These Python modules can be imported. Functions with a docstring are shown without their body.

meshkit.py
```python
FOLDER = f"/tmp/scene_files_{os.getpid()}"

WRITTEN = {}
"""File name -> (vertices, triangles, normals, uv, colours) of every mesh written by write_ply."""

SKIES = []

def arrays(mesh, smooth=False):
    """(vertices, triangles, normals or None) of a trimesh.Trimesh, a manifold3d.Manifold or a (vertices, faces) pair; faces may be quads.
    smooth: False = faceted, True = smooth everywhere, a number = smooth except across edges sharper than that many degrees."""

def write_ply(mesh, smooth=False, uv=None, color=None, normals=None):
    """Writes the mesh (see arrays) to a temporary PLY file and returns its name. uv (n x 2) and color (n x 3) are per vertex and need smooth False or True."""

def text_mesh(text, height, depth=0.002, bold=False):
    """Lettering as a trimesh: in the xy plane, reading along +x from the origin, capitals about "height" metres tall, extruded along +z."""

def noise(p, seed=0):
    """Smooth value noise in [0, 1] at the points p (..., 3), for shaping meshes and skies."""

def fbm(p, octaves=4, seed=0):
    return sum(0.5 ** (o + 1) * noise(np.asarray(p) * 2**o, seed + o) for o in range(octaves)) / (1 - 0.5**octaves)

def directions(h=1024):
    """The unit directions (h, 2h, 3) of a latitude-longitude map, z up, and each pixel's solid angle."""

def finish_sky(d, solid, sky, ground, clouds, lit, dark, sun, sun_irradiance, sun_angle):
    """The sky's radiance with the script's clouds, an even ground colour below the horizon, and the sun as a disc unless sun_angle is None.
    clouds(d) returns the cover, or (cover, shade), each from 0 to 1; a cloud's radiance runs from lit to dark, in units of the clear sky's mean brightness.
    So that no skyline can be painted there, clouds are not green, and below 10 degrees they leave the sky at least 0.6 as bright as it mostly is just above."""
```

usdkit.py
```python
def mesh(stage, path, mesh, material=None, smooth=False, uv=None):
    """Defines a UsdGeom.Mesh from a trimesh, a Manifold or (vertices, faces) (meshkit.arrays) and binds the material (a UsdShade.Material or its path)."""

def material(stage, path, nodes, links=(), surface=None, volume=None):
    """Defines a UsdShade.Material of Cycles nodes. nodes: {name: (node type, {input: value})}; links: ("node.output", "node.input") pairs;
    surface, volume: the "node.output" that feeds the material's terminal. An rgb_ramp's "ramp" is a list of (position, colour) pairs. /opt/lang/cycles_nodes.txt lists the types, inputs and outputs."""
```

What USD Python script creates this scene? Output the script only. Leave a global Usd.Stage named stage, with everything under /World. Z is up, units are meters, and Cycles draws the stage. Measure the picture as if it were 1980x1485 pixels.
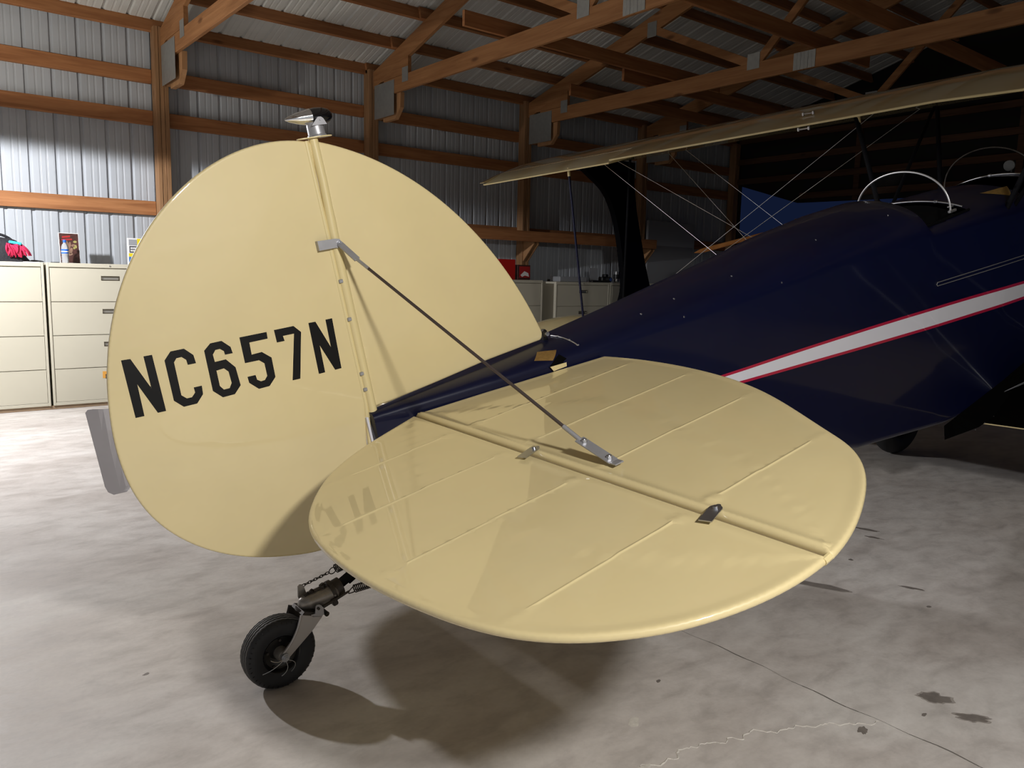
import math, random
import numpy as np
import trimesh
from scipy.spatial import Delaunay
from shapely.geometry import Polygon, LineString, Point
import shapely
from pxr import Usd, UsdGeom, UsdLux, Sdf, Gf, UsdShade
import usdkit, meshkit

stage = Usd.Stage.CreateInMemory()
UsdGeom.SetStageUpAxis(stage, 'Z'); UsdGeom.SetStageMetersPerUnit(stage, 1.0)
UsdGeom.Xform.Define(stage, '/World'); UsdGeom.Scope.Define(stage, '/World/Looks')
random.seed(7)

# ------------------------------------------------------------------ camera
CAM_H = 1.33
R3 = np.array([[0.78322, -0.62133503, 0.02256578], [-0.06584951, -0.118987, -0.99070981], [0.61824774, 0.7744578, -0.13410761]])  # right, down, forward
cam = UsdGeom.Camera.Define(stage, '/World/view_camera')
right, down, fwd = R3
m4 = Gf.Matrix4d(*[float(x) for x in (*right, 0, *(-down), 0, *(-fwd), 0, 0, 0, CAM_H, 1)])
cam.AddTransformOp().Set(m4)
cam.CreateHorizontalApertureAttr(36.0); cam.CreateVerticalApertureAttr(27.0)
cam.CreateFocalLengthAttr(36.0 * 1521.99 / 1980.0)
cam.CreateClippingRangeAttr(Gf.Vec2f(0.05, 500.0))
cam.CreateFStopAttr(0.0)
cam.CreateExposureAttr(0.0)

# ------------------------------------------------------------------ sky (dusk), the two hooded shop lamps and an added upward fill
dome = UsdLux.DomeLight.Define(stage, '/World/dusk_sky')
dome.CreateIntensityAttr(1.0); dome.CreateColorAttr(Gf.Vec3f(0.0015, 0.0027, 0.0085))
LAMP_A = (0.78, -1.22, 2.73)      # the lamp this side of the aeroplane
LAMP_B = (-0.25, 7.00, 2.66)      # the lamp over the filing cabinets
POWER_A, POWER_B, POWER_FILL = 121.0, 186.0, 36.0
LAMP_COL_A, LAMP_COL_B = (1.0, 0.975, 0.94), (0.98, 0.98, 1.0)
def lamp_light(path, pos, radius, power, col, cone, soft, up=False):
    l = UsdLux.SphereLight.Define(stage, path)
    l.AddTranslateOp().Set(Gf.Vec3d(*pos))
    if up: l.AddRotateXOp().Set(180.0)
    l.CreateRadiusAttr(radius); l.CreateNormalizeAttr(True)
    l.CreateIntensityAttr(power); l.CreateColorAttr(Gf.Vec3f(*col))
    if cone is None: return l
    s = UsdLux.ShapingAPI.Apply(l.GetPrim())
    s.CreateShapingConeAngleAttr(cone); s.CreateShapingConeSoftnessAttr(soft)
    return l
lamp_light('/World/lamp_light_front', (LAMP_A[0], LAMP_A[1], LAMP_A[2]-.10), 0.15, POWER_A, LAMP_COL_A, 87.4, 0.03)
lamp_light('/World/lamp_light_cabinets', (LAMP_B[0], LAMP_B[1], LAMP_B[2]-.05), 0.07, POWER_B, LAMP_COL_B, 88.5, 0.06)
# added fill above the cabinet lamp's hood, brightens the upper wall and roof
lamp_light('/World/lamp_light_upward', (LAMP_B[0], LAMP_B[1], LAMP_B[2] + .15), 0.06, POWER_FILL, (1.0, 0.94, 0.84), 89.5, 0.08, up=True)

# ------------------------------------------------------------------ helpers
used = {}
def numbered(parent, name):
    k = (parent, name); n = used.get(k, 0); used[k] = n + 1
    return name if n == 0 else f'{name}_{n:03d}'
BASE = {}
def path_of(p): return str(p.GetPath()) if hasattr(p, 'GetPath') else (p or '/World')
def tag(o, label=None, cat=None, group=None, kind=None):
    p = o.GetPrim()
    for k, v in (('label', label), ('category', cat), ('group', group), ('kind', kind)):
        if v: p.SetCustomDataByKey(k, v)
    return o
def thing(name, label, cat, base=(0, 0, 0), group=None, kind=None):
    pth = '/World/' + numbered('/World', name)
    x = UsdGeom.Xform.Define(stage, pth); x.AddTranslateOp().Set(Gf.Vec3d(*map(float, base)))
    BASE[pth] = np.array(base, float)
    tag(x, label, cat, group, kind)
    return x
def obj(name, mesh, m, parent=None, smooth=False, label=None, kind=None):
    par = path_of(parent)
    pth = par + '/' + numbered(par, name)
    b = BASE.get(par, np.zeros(3)); BASE[pth] = b
    if isinstance(mesh, MB): mesh = mesh.mesh()
    mesh = trimesh.Trimesh(np.array(mesh.vertices) - b, np.array(mesh.faces), process=False)
    o = usdkit.mesh(stage, pth, mesh, MATS[m], smooth=smooth)
    tag(o, label=label, kind=kind)
    return o
def single(name, label, cat, mesh, m, smooth=False, group=None, kind=None):
    o = obj(name, mesh, m, None, smooth); tag(o, label, cat, group, kind); return o

def nrm(v): v = np.asarray(v, float); return v / max(np.linalg.norm(v), 1e-12)
def frame(p, q, up=(0, 0, 1)):
    z = nrm(np.subtract(q, p)); u = np.asarray(up, float)
    if abs(z @ nrm(u)) > .98: u = np.array([1., 0, 0]) if abs(z[0]) < .9 else np.array([0, 1., 0])
    x = nrm(np.cross(u, z)); y = np.cross(z, x); return x, y, z
class MB:
    def __init__(s): s.v = []; s.f = []; s.n = 0
    def add(s, v, f):
        v = np.asarray(v, float); f = np.asarray(f, int)
        if f.shape[1] == 4: f = np.vstack([f[:, [0, 1, 2]], f[:, [0, 2, 3]]])
        s.v.append(v); s.f.append(f + s.n); s.n += len(v); return s
    def tm(s, m): return s.add(m.vertices, m.faces)
    def box(s, lo, hi, ch=0.0):
        lo = np.array(lo, float); hi = np.array(hi, float)
        return s.obox((lo + hi) / 2, np.eye(3), hi - lo, ch)
    def obox(s, c, axes, size, ch=0.0):
        h = np.asarray(size, float) / 2; ax = np.asarray(axes, float)
        if ch <= 0:
            m = trimesh.creation.box(2 * h); v = np.array(m.vertices); f = m.faces
        else:
            ch = min(ch, h.min() * .9); pts = []
            for sx in (-1, 1):
                for sy in (-1, 1):
                    for sz in (-1, 1):
                        pts += [(sx * h[0], sy * (h[1] - ch), sz * (h[2] - ch)), (sx * (h[0] - ch), sy * h[1], sz * (h[2] - ch)), (sx * (h[0] - ch), sy * (h[1] - ch), sz * h[2])]
            m = trimesh.convex.convex_hull(np.array(pts)); v = np.array(m.vertices); f = m.faces
        return s.add(v @ ax + np.asarray(c, float), f)
    def bar(s, p, q, w, h, up=(0, 0, 1), ch=0.0):
        p = np.asarray(p, float); q = np.asarray(q, float); x, y, z = frame(p, q, up)
        return s.obox((p + q) / 2, [x, y, z], (w, h, np.linalg.norm(q - p)), ch)
    def tube(s, pts, r, n=10, closed=False, cap=True):
        p = np.asarray(pts, float); k = len(p); r = np.broadcast_to(np.asarray(r, float), (k,))
        if closed: t = np.roll(p, -1, 0) - np.roll(p, 1, 0)
        else: t = np.gradient(p, axis=0)
        t /= np.linalg.norm(t, axis=1, keepdims=True) + 1e-12
        ref = np.array([0, 0, 1.]) if abs(t[0, 2]) < .9 else np.array([1., 0, 0])
        x = nrm(np.cross(ref, t[0])); X = []
        for i in range(k):
            x = nrm(x - (x @ t[i]) * t[i]); X.append(x)
        X = np.array(X); Y = np.cross(t, X); an = np.arange(n) * 2 * np.pi / n
        v = p[:, None] + r[:, None, None] * (np.cos(an)[None, :, None] * X[:, None] + np.sin(an)[None, :, None] * Y[:, None])
        f = []
        for i in range(k if closed else k - 1):
            i2 = (i + 1) % k
            for j in range(n):
                j2 = (j + 1) % n; f.append((i * n + j, i * n + j2, i2 * n + j2, i2 * n + j))
        s.add(v.reshape(-1, 3), f)
        if cap and not closed:
            for i, rev in ((0, True), (k - 1, False)):
                c = np.vstack([v[i], p[i][None]]); ff = [((j + 1) % n, j, n) if rev else (j, (j + 1) % n, n) for j in range(n)]
                s.add(c, ff)
        return s
    def cyl(s, p, q, r, n=20, r2=None): return s.tube([p, q], [r, r if r2 is None else r2], n)
    def lathe(s, o, axis, prof, n=32, ref=(0, 0, 1)):
        """prof: (radius, height along axis)"""
        z = nrm(axis); u = np.asarray(ref, float)
        if abs(z @ u) > .95: u = np.array([1., 0, 0])
        x = nrm(np.cross(u, z)); y = np.cross(z, x); an = np.arange(n) * 2 * np.pi / n
        pr = np.asarray(prof, float)
        v = np.asarray(o, float) + pr[:, 1][:, None, None] * z + pr[:, 0][:, None, None] * (np.cos(an)[None, :, None] * x + np.sin(an)[None, :, None] * y)
        f = []
        for i in range(len(pr) - 1):
            for j in range(n):
                j2 = (j + 1) % n; f.append((i * n + j, i * n + j2, (i + 1) * n + j2, (i + 1) * n + j))
        return s.add(v.reshape(-1, 3), f)
    def prism(s, poly, o, x, y, depth):
        """polygon (list or shapely) in the plane o + u x + v y, extruded by depth along x cross y"""
        g = poly if hasattr(poly, 'geom_type') else Polygon(poly)
        m = trimesh.creation.extrude_polygon(g, depth, engine='earcut')
        x = np.asarray(x, float); y = np.asarray(y, float); z = np.cross(x, y)
        v = np.array(m.vertices); return s.add(np.asarray(o, float) + v[:, :1] * x + v[:, 1:2] * y + v[:, 2:] * z, m.faces)
    def mesh(s): return trimesh.Trimesh(np.vstack(s.v), np.vstack(s.f), process=False)
def smooth_curve(pts, n=120, closed=False, s=0):
    from scipy.interpolate import splprep, splev
    p = np.asarray(pts, float); tck, _ = splprep(p.T, s=s, per=closed, k=min(3, len(p) - 1))
    return np.array(splev(np.linspace(0, 1, n), tck)).T
def ellipse_xy(cx, cy, rx, ry, n=24, rot=0):
    a = np.arange(n) * 2 * np.pi / n; x = rx * np.cos(a); y = ry * np.sin(a)
    return [(cx + X * math.cos(rot) - Y * math.sin(rot), cy + X * math.sin(rot) + Y * math.cos(rot)) for X, Y in zip(x, y)]

# ------------------------------------------------------------------ materials
MATS = {}
def plain(name, col, rough=.5, metal=0.0, coat=0.0, crough=.03, spec=.5, vary=0.0, vscale=3.0, bump=0.0, bscale=40.0, rvary=0.0, **kw):
    nodes = {'p': ('principled_bsdf', dict(base_color=col, roughness=rough, metallic=metal, coat_weight=coat, coat_roughness=crough, specular_ior_level=spec, **kw)),
             'g': ('geometry', {})}
    links = []
    if vary:
        nodes['n'] = ('noise_texture', dict(scale=vscale, detail=5.0, roughness=.6))
        nodes['r'] = ('rgb_ramp', dict(ramp=[(.25, tuple(c * (1 - vary) for c in col)), (.75, tuple(min(1, c * (1 + vary)) for c in col))]))
        links += [('g.position', 'n.vector'), ('n.fac', 'r.fac'), ('r.color', 'p.base_color')]
    if bump:
        nodes['bn'] = ('noise_texture', dict(scale=bscale, detail=3.0)); nodes['b'] = ('bump', dict(strength=bump, distance=.01))
        links += [('g.position', 'bn.vector'), ('bn.fac', 'b.height'), ('b.normal', 'p.normal')]
    if rvary:
        nodes['rn'] = ('noise_texture', dict(scale=6.0, detail=4.0)); nodes['rm'] = ('map_range', dict(from_min=.3, from_max=.7, to_min=rough - rvary, to_max=rough + rvary))
        links += [('g.position', 'rn.vector'), ('rn.fac', 'rm.value'), ('rm.result', 'p.roughness')]
    MATS[name] = usdkit.material(stage, '/World/Looks/' + name, nodes, links, surface='p.BSDF')
def wood(name, dark, light, grain, rough=.65):
    """long grain along the axis 'grain' (0, 1 or 2), with knots"""
    sc = [14.0, 14.0, 14.0]; sc[grain] = .9
    kn = [5.0, 5.0, 5.0]; kn[grain] = 1.7
    mid = tuple((a + b) / 2 for a, b in zip(dark, light))
    nodes = {'g': ('geometry', {}), 'o': ('object_info', {}),
             'ro': ('vector_math', dict(math_type='multiply', vector2=(31.0, 17.0, 23.0))),
             'ad': ('vector_math', dict(math_type='add')),
             'm': ('mapping', dict(mapping_type='point', scale=tuple(sc))), 'n': ('noise_texture', dict(scale=1.6, detail=6.0, roughness=.62, distortion=.6)),
             'r': ('rgb_ramp', dict(ramp=[(.28, dark), (.5, mid), (.72, light)])),
             'mk': ('mapping', dict(mapping_type='point', scale=tuple(kn))), 'v': ('voronoi_texture', dict(scale=.75, randomness=1.0)),
             'kr': ('rgb_ramp', dict(ramp=[(.0, (.25, .2, .15)), (.06, (.45, .4, .36)), (.11, (1, 1, 1)), (1, (1, 1, 1))])),
             'mx': ('mix_color', dict(blend_type='multiply', fac=.9)),
             'bmp': ('bump', dict(strength=.25, distance=.004)),
             'p': ('principled_bsdf', dict(roughness=rough, specular_ior_level=.3))}
    links = [('o.random', 'ro.vector1'), ('g.position', 'ad.vector1'), ('ro.vector', 'ad.vector2'), ('ad.vector', 'm.vector'), ('ad.vector', 'mk.vector'), ('m.vector', 'n.vector'), ('n.fac', 'r.fac'), ('mk.vector', 'v.vector'), ('v.distance', 'kr.fac'),
             ('r.color', 'mx.a'), ('kr.color', 'mx.b'), ('mx.result', 'p.base_color'), ('n.fac', 'bmp.height'), ('bmp.normal', 'p.normal')]
    links = [l for l in links if l[0] != 'o.random'] + [('o.random', 'ro.vector1')]
    MATS[name] = usdkit.material(stage, '/World/Looks/' + name, nodes, links, surface='p.BSDF')

CREAM = (0.71, 0.59, 0.315)
plain('cream_fabric', CREAM, rough=.45, coat=1.0, vary=.035, vscale=4.0)
plain('cream_metal', (0.72, 0.60, 0.31), rough=.35, coat=.6)
plain('navy_paint', (0.0018, 0.0032, 0.022), rough=.4, coat=.30, crough=.07, spec=.2, vary=.12, vscale=2.0)
plain('navy_dark', (0.0012, 0.0014, 0.0026), rough=.7, spec=.1)
plain('black_walkway', (0.003, 0.003, 0.003), rough=.95, spec=.0, bump=.4, bscale=300)
plain('white_paint', (0.72, 0.72, 0.78), rough=.4, coat=.5)
plain('red_paint', (0.42, 0.008, 0.045), rough=.4, coat=.5)
plain('black_vinyl', (0.004, 0.004, 0.0045), rough=.42, spec=.25)
plain('aluminium', (0.52, 0.53, 0.56), rough=.38, metal=1.0, rvary=.08)
plain('silver_paint', (0.42, 0.42, 0.44), rough=.42, metal=.6, vary=.08, vscale=30)
plain('tab_metal', (0.36, 0.345, 0.36), rough=.5, metal=.5, vary=.06, vscale=8)
plain('chrome', (0.86, 0.87, 0.88), rough=.06, metal=1.0)
plain('black_gloss', (0.004, 0.004, 0.005), rough=.08, coat=1.0)
plain('wire_steel', (0.12, 0.095, 0.088), rough=.42, metal=.7)
plain('bright_wire', (0.55, 0.55, 0.56), rough=.35, metal=.8)
plain('dark_steel', (0.060, 0.052, 0.046), rough=.5, metal=.6, vary=.3, vscale=60)
plain('grey_casting', (0.30, 0.28, 0.255), rough=.36, metal=.5, vary=.2, vscale=40)
plain('fork_paint', (0.50, 0.48, 0.47), rough=.38, metal=.4)
plain('rubber', (0.018, 0.019, 0.022), rough=.62, vary=.25, vscale=30)
plain('tread_rubber', (0.10, 0.095, 0.09), rough=.8, vary=.3, vscale=60)
plain('wheel_black', (0.008, 0.008, 0.009), rough=.3, coat=.3)
plain('brass_plate', (0.34, 0.20, 0.06), rough=.45, metal=.5, vary=.25, vscale=60)
plain('gold_plate', (0.75, 0.50, 0.16), rough=.35, metal=.8, vary=.3, vscale=45)
plain('cabinet_beige', (0.55, 0.52, 0.42), rough=.45, spec=.4, vary=.02, vscale=2)
plain('cabinet_gap', (0.05, 0.045, 0.038), rough=.8)
plain('handle_dark', (0.10, 0.085, 0.06), rough=.4, metal=.3)
plain('handle_metal', (0.62, 0.60, 0.55), rough=.3, metal=.8)
plain('base_wood', (0.30, 0.21, 0.13), rough=.7, vary=.15, vscale=10)
plain('bag_black', (0.014, 0.014, 0.019), rough=.8, bump=.4, bscale=60)
plain('pink_yarn', (0.48, 0.010, 0.060), rough=.8, vary=.3, vscale=80)
plain('cyan_plastic', (0.05, 0.50, 0.62), rough=.4)
plain('white_plastic', (0.72, 0.72, 0.72), rough=.4)
plain('grey_print', (0.30, 0.31, 0.33), rough=.5)
plain('dark_print', (0.06, 0.06, 0.07), rough=.5)
plain('yellow_print', (0.72, 0.58, 0.02), rough=.5)
plain('blue_print', (0.05, 0.16, 0.42), rough=.5)
plain('maroon_print', (0.060, 0.022, 0.018), rough=.4, vary=.5, vscale=18)
plain('red_print', (0.35, 0.02, 0.02), rough=.4)
plain('tan_print', (0.22, 0.13, 0.09), rough=.4, vary=.3, vscale=30)
plain('olive_print', (0.30, 0.27, 0.09), rough=.4)
plain('bottle_blue', (0.02, 0.12, 0.60), rough=.3)
plain('red_box', (0.45, 0.012, 0.008), rough=.45)
plain('orange_sticker', (0.75, 0.36, 0.06), rough=.6)
plain('item_dark', (0.012, 0.012, 0.013), rough=.4, coat=.2)
plain('door_grey', (0.26, 0.265, 0.275), rough=.5, vary=.03, vscale=1.5)
plain('galvanized', (0.32, 0.33, 0.32), rough=.5, metal=.55, vary=.1, vscale=20)
plain('ridge_metal', (0.42, 0.43, 0.42), rough=.5, metal=.3)
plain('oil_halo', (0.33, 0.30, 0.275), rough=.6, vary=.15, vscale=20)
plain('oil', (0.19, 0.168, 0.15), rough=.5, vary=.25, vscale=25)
plain('crack_filler', (0.56, 0.53, 0.48), rough=.9, vary=.2, vscale=40)
plain('joint_dark', (0.16, 0.145, 0.13), rough=.9, vary=.3, vscale=12)
plain('leaf_dark', (0.010, 0.016, 0.008), rough=.9)
plain('bark', (0.03, 0.022, 0.016), rough=.9)
plain('grass_ground', (0.015, 0.02, 0.01), rough=1.0, vary=.3, vscale=1)
plain('shade_green', (0.03, 0.07, 0.05), rough=.4)
plain('shade_white', (0.8, 0.8, 0.78), rough=.6)
plain('black_cord', (0.01, 0.01, 0.01), rough=.6)
plain('cockpit_black', (0.002, 0.002, 0.002), rough=.8, spec=.05)
plain('grey_glass', (0.05, 0.052, 0.052), rough=.3, metal=.0, vary=.2, vscale=60)
wood('wood_x', (0.22, 0.085, 0.030), (0.40, 0.180, 0.072), 0)
wood('wood_y', (0.22, 0.095, 0.033), (0.37, 0.180, 0.074), 1)
wood('wood_shaded', (0.05, 0.022, 0.010), (0.10, 0.045, 0.020), 1)  # darker copy of the timber: shade of the far end wall put into its colour
plain('shaded_sheathing', (0.022, 0.021, 0.020), rough=.9, spec=.1)  # near-black sheet colour carries the shade of the unlit far gable
wood('wood_z', (0.20, 0.105, 0.045), (0.36, 0.20, 0.10), 2)
wood('plywood', (0.33, 0.17, 0.075), (0.42, 0.23, 0.11), 2)
wood('prop_wood', (0.30, 0.11, 0.03), (0.46, 0.20, 0.06), 0, rough=.35)
# interior side of the wall and roof sheets
plain('wall_sheet', (0.40, 0.425, 0.455), rough=.5, metal=.0, spec=.35, vary=.07, vscale=1.6, bump=.05, bscale=9)
plain('roof_sheet', (0.56, 0.565, 0.54), rough=.55, metal=.0, spec=.3, vary=.07, vscale=1.8)
# concrete
nodes = {'g': ('geometry', {}), 'm': ('mapping', dict(mapping_type='point', rotation=(0, 0, .5), scale=(1.0, 1.8, 1.0))),
         'n1': ('noise_texture', dict(scale=1.1, detail=5.0, roughness=.55, distortion=.9)),
         'n2': ('noise_texture', dict(scale=6.0, detail=7.0, roughness=.62, distortion=.35)),
         'n3': ('noise_texture', dict(scale=55.0, detail=4.0, roughness=.7)),
         'c1': ('rgb_ramp', dict(ramp=[(.28, (.47, .43, .40)), (.5, (.57, .535, .505)), (.72, (.63, .605, .575))])),
         'c2': ('rgb_ramp', dict(ramp=[(.30, (.74, .725, .715)), (.50, (.95, .94, .935)), (.70, (1.08, 1.08, 1.08))])),
         'c3': ('rgb_ramp', dict(ramp=[(.35, (.93, .93, .93)), (.6, (1, 1, 1))])),
         'x1': ('mix_color', dict(blend_type='multiply', fac=.9)), 'x2': ('mix_color', dict(blend_type='multiply', fac=.8)),
         'rr': ('map_range', dict(from_min=.3, from_max=.7, to_min=.48, to_max=.75)),
         'b': ('bump', dict(strength=.12, distance=.004)), 'p': ('principled_bsdf', dict(specular_ior_level=.35))}
MATS['concrete'] = usdkit.material(stage, '/World/Looks/concrete', nodes, [('g.position', 'm.vector'), ('m.vector', 'n1.vector'), ('m.vector', 'n2.vector'), ('g.position', 'n3.vector'),
    ('n1.fac', 'c1.fac'), ('n2.fac', 'c2.fac'), ('n3.fac', 'c3.fac'), ('c1.color', 'x1.a'), ('c2.color', 'x1.b'), ('x1.result', 'x2.a'), ('c3.color', 'x2.b'), ('x2.result', 'p.base_color'),
    ('n2.fac', 'rr.value'), ('rr.result', 'p.roughness'), ('n2.fac', 'b.height'), ('b.normal', 'p.normal')], surface='p.BSDF')
# clear thin plastic and clear lens
for nm, tint in (('clear_plastic', (.93, .95, .96)), ('windscreen_clear', (.97, .97, .97))):
    MATS[nm] = usdkit.material(stage, '/World/Looks/' + nm, {'t': ('transparent_bsdf', dict(color=tint)), 'd': ('diffuse_bsdf', dict(color=(.8, .82, .85))), 'dx': ('mix_closure', dict(fac=.38 if nm == 'clear_plastic' else .0)), 'gl': ('glossy_bsdf', dict(color=(1, 1, 1), roughness=.03)), 'f': ('fresnel', dict(IOR=1.45 if nm == 'clear_plastic' else 1.12)), 'x': ('mix_closure', {})},
        [('f.fac', 'x.fac'), ('t.BSDF', 'dx.closure1'), ('d.BSDF', 'dx.closure2'), ('dx.closure', 'x.closure1'), ('gl.BSDF', 'x.closure2')], surface='x.closure')

# ================================================================== the building
X0, X1, YW, YR = -5.0, 12.2, 9.04, -4.45          # back wall, far wall, left wall, right wall
RIDGE_Y, PZ0, PSL = 2.30, 3.75, 0.29               # purlin underside: z = PZ0 + PSL * (8.9 - Y)
pz = lambda y: PZ0 + PSL * (8.9 - y) if y >= RIDGE_Y else PZ0 + PSL * (8.9 - (2 * RIDGE_Y - y))
# ---- floor
fl = thing('floor', 'grey trowelled concrete hangar floor', 'floor', kind='structure')
obj('slab', MB().box((X0, YR - .2, -.15), (X1, YW + .05, 0)), 'concrete', fl)
rng = np.random.default_rng(3)
def blotch(cx, cy, rx, ry, rot, seed, z=.0007, n=40, rough=.22):
    r = np.random.default_rng(seed); a = np.arange(n) * 2 * np.pi / n; w = 1 + rough * (meshkit.fbm(np.c_[2.2 * np.cos(a) + seed * 3.1, 2.2 * np.sin(a), 0 * a], 3, seed) - .5) * 2.4
    pts = [(cx + rx * w_ * math.cos(t_) * math.cos(rot) - ry * w_ * math.sin(t_) * math.sin(rot), cy + rx * w_ * math.cos(t_) * math.sin(rot) + ry * w_ * math.sin(t_) * math.cos(rot)) for t_, w_ in zip(a, w)]
    return MB().prism(Polygon(pts).buffer(0), (0, 0, .0002), (1, 0, 0), (0, 1, 0), z)
obj('stain_halo', blotch(2.60, 1.012, .054, .043, -.6, 1, z=.0003, rough=.45), 'oil_halo', fl)
obj('stain_halo', blotch(2.575, .885, .049, .028, -.9, 2, z=.0003, rough=.45), 'oil_halo', fl)
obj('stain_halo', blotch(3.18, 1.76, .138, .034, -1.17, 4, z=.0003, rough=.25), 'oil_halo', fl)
obj('oil_stain', blotch(2.60, 1.012, .045, .036, -.6, 1, rough=.45), 'oil', fl, label='dark oil stain, the larger one at lower right')
obj('oil_stain', blotch(2.575, .885, .040, .022, -.9, 2, rough=.45), 'oil', fl)
obj('oil_stain', blotch(3.18, 1.76, .125, .026, -1.17, 4, rough=.25), 'oil', fl, label='long dark streak to the right of the tailplane')  # long thin dark patch, drawn in the same colour as the oil stains
obj('oil_stain', blotch(2.23, 1.06, .020, .014, .3, 5, rough=.5), 'oil', fl)
obj('oil_stain', blotch(2.47, .985, .011, .006, .1, 8, rough=.5), 'oil', fl)
obj('oil_stain', blotch(.60, 2.66, .012, .006, .4, 6, rough=.4), 'oil', fl)
for k, (cx, cy, rx, ry, ro) in enumerate([(4.15, 2.05, .06, .018, -1.3), (4.05, 1.95, .04, .014, -1.3), (3.5, 1.5, .05, .012, -1.2), (3.62, 1.85, .012, .01, 0), (1.95, 1.62, .010, .006, .3), (3.9, 2.35, .05, .010, -1.2), (3.35, 1.36, .012, .008, 0)]):
    obj('oil_stain', blotch(cx, cy, rx, ry, ro, 20 + k, rough=.4), 'oil', fl)
obj('paint_spot', blotch(1.70, 1.50, .030, .016, .6, 9, rough=.3), 'crack_filler', fl, label='small pale spot on the concrete')
# saw-cut joint and filled crack
jl = MB(); ys = np.linspace(.3, 2.6, 60)
for i in range(59):
    x_ = lambda y: 2.322 + .006 * math.sin(y * 9) + .004 * math.sin(y * 31)
    w_ = .0016 + .0012 * math.sin(y_ * 17) if (y_ := ys[i]) else 0
    jl.add([(x_(ys[i]) - w_, ys[i], .0006), (x_(ys[i]) + w_, ys[i], .0006), (x_(ys[i + 1]) + w_, ys[i + 1], .0006), (x_(ys[i + 1]) - w_, ys[i + 1], .0006)], [(0, 1, 2, 3)])
obj('saw_joint', jl, 'joint_dark', fl, label='thin dark saw-cut joint')
cr = MB(); cp = np.array([(1.545, 1.33), (1.60, 1.322), (1.66, 1.300), (1.70, 1.318), (1.765, 1.308), (1.82, 1.275), (1.90, 1.262), (1.989, 1.234), (2.06, 1.19), (2.13, 1.165), (2.20, 1.115), (2.317, 1.052)])
cs = smooth_curve(cp, 110); wv = .6 * np.abs(.0022 + .0042 * (meshkit.fbm(np.c_[np.arange(110) * .35, np.zeros(110), np.zeros(110)], 3, 4) - .5) * 2) * np.linspace(1.4, .7, 110) + .0008
tt = np.gradient(cs, axis=0); tt /= np.linalg.norm(tt, axis=1, keepdims=True); nn = np.c_[-tt[:, 1], tt[:, 0]]
cs = cs + nn * ((meshkit.fbm(np.c_[np.arange(110) * .25, np.ones(110), np.zeros(110)], 3, 9) - .5) * .045)[:, None]
for i in range(109):
    a_, b_ = cs[i], cs[i + 1]
    cr.add([(*(a_ - nn[i] * wv[i]), .0004), (*(a_ + nn[i] * wv[i]), .0004), (*(b_ + nn[i + 1] * wv[i + 1]), .0004), (*(b_ - nn[i + 1] * wv[i + 1]), .0004), (*a_, .0022), (*b_, .0022)], [(0, 4, 5, 3), (4, 1, 2, 5)])
cr.tm(blotch(1.555, 1.328, .028, .008, -.15, 12, z=.002, rough=.5).mesh())
obj('filled_crack', cr, 'crack_filler', fl, label='pale jagged crack crossing the floor')

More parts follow.
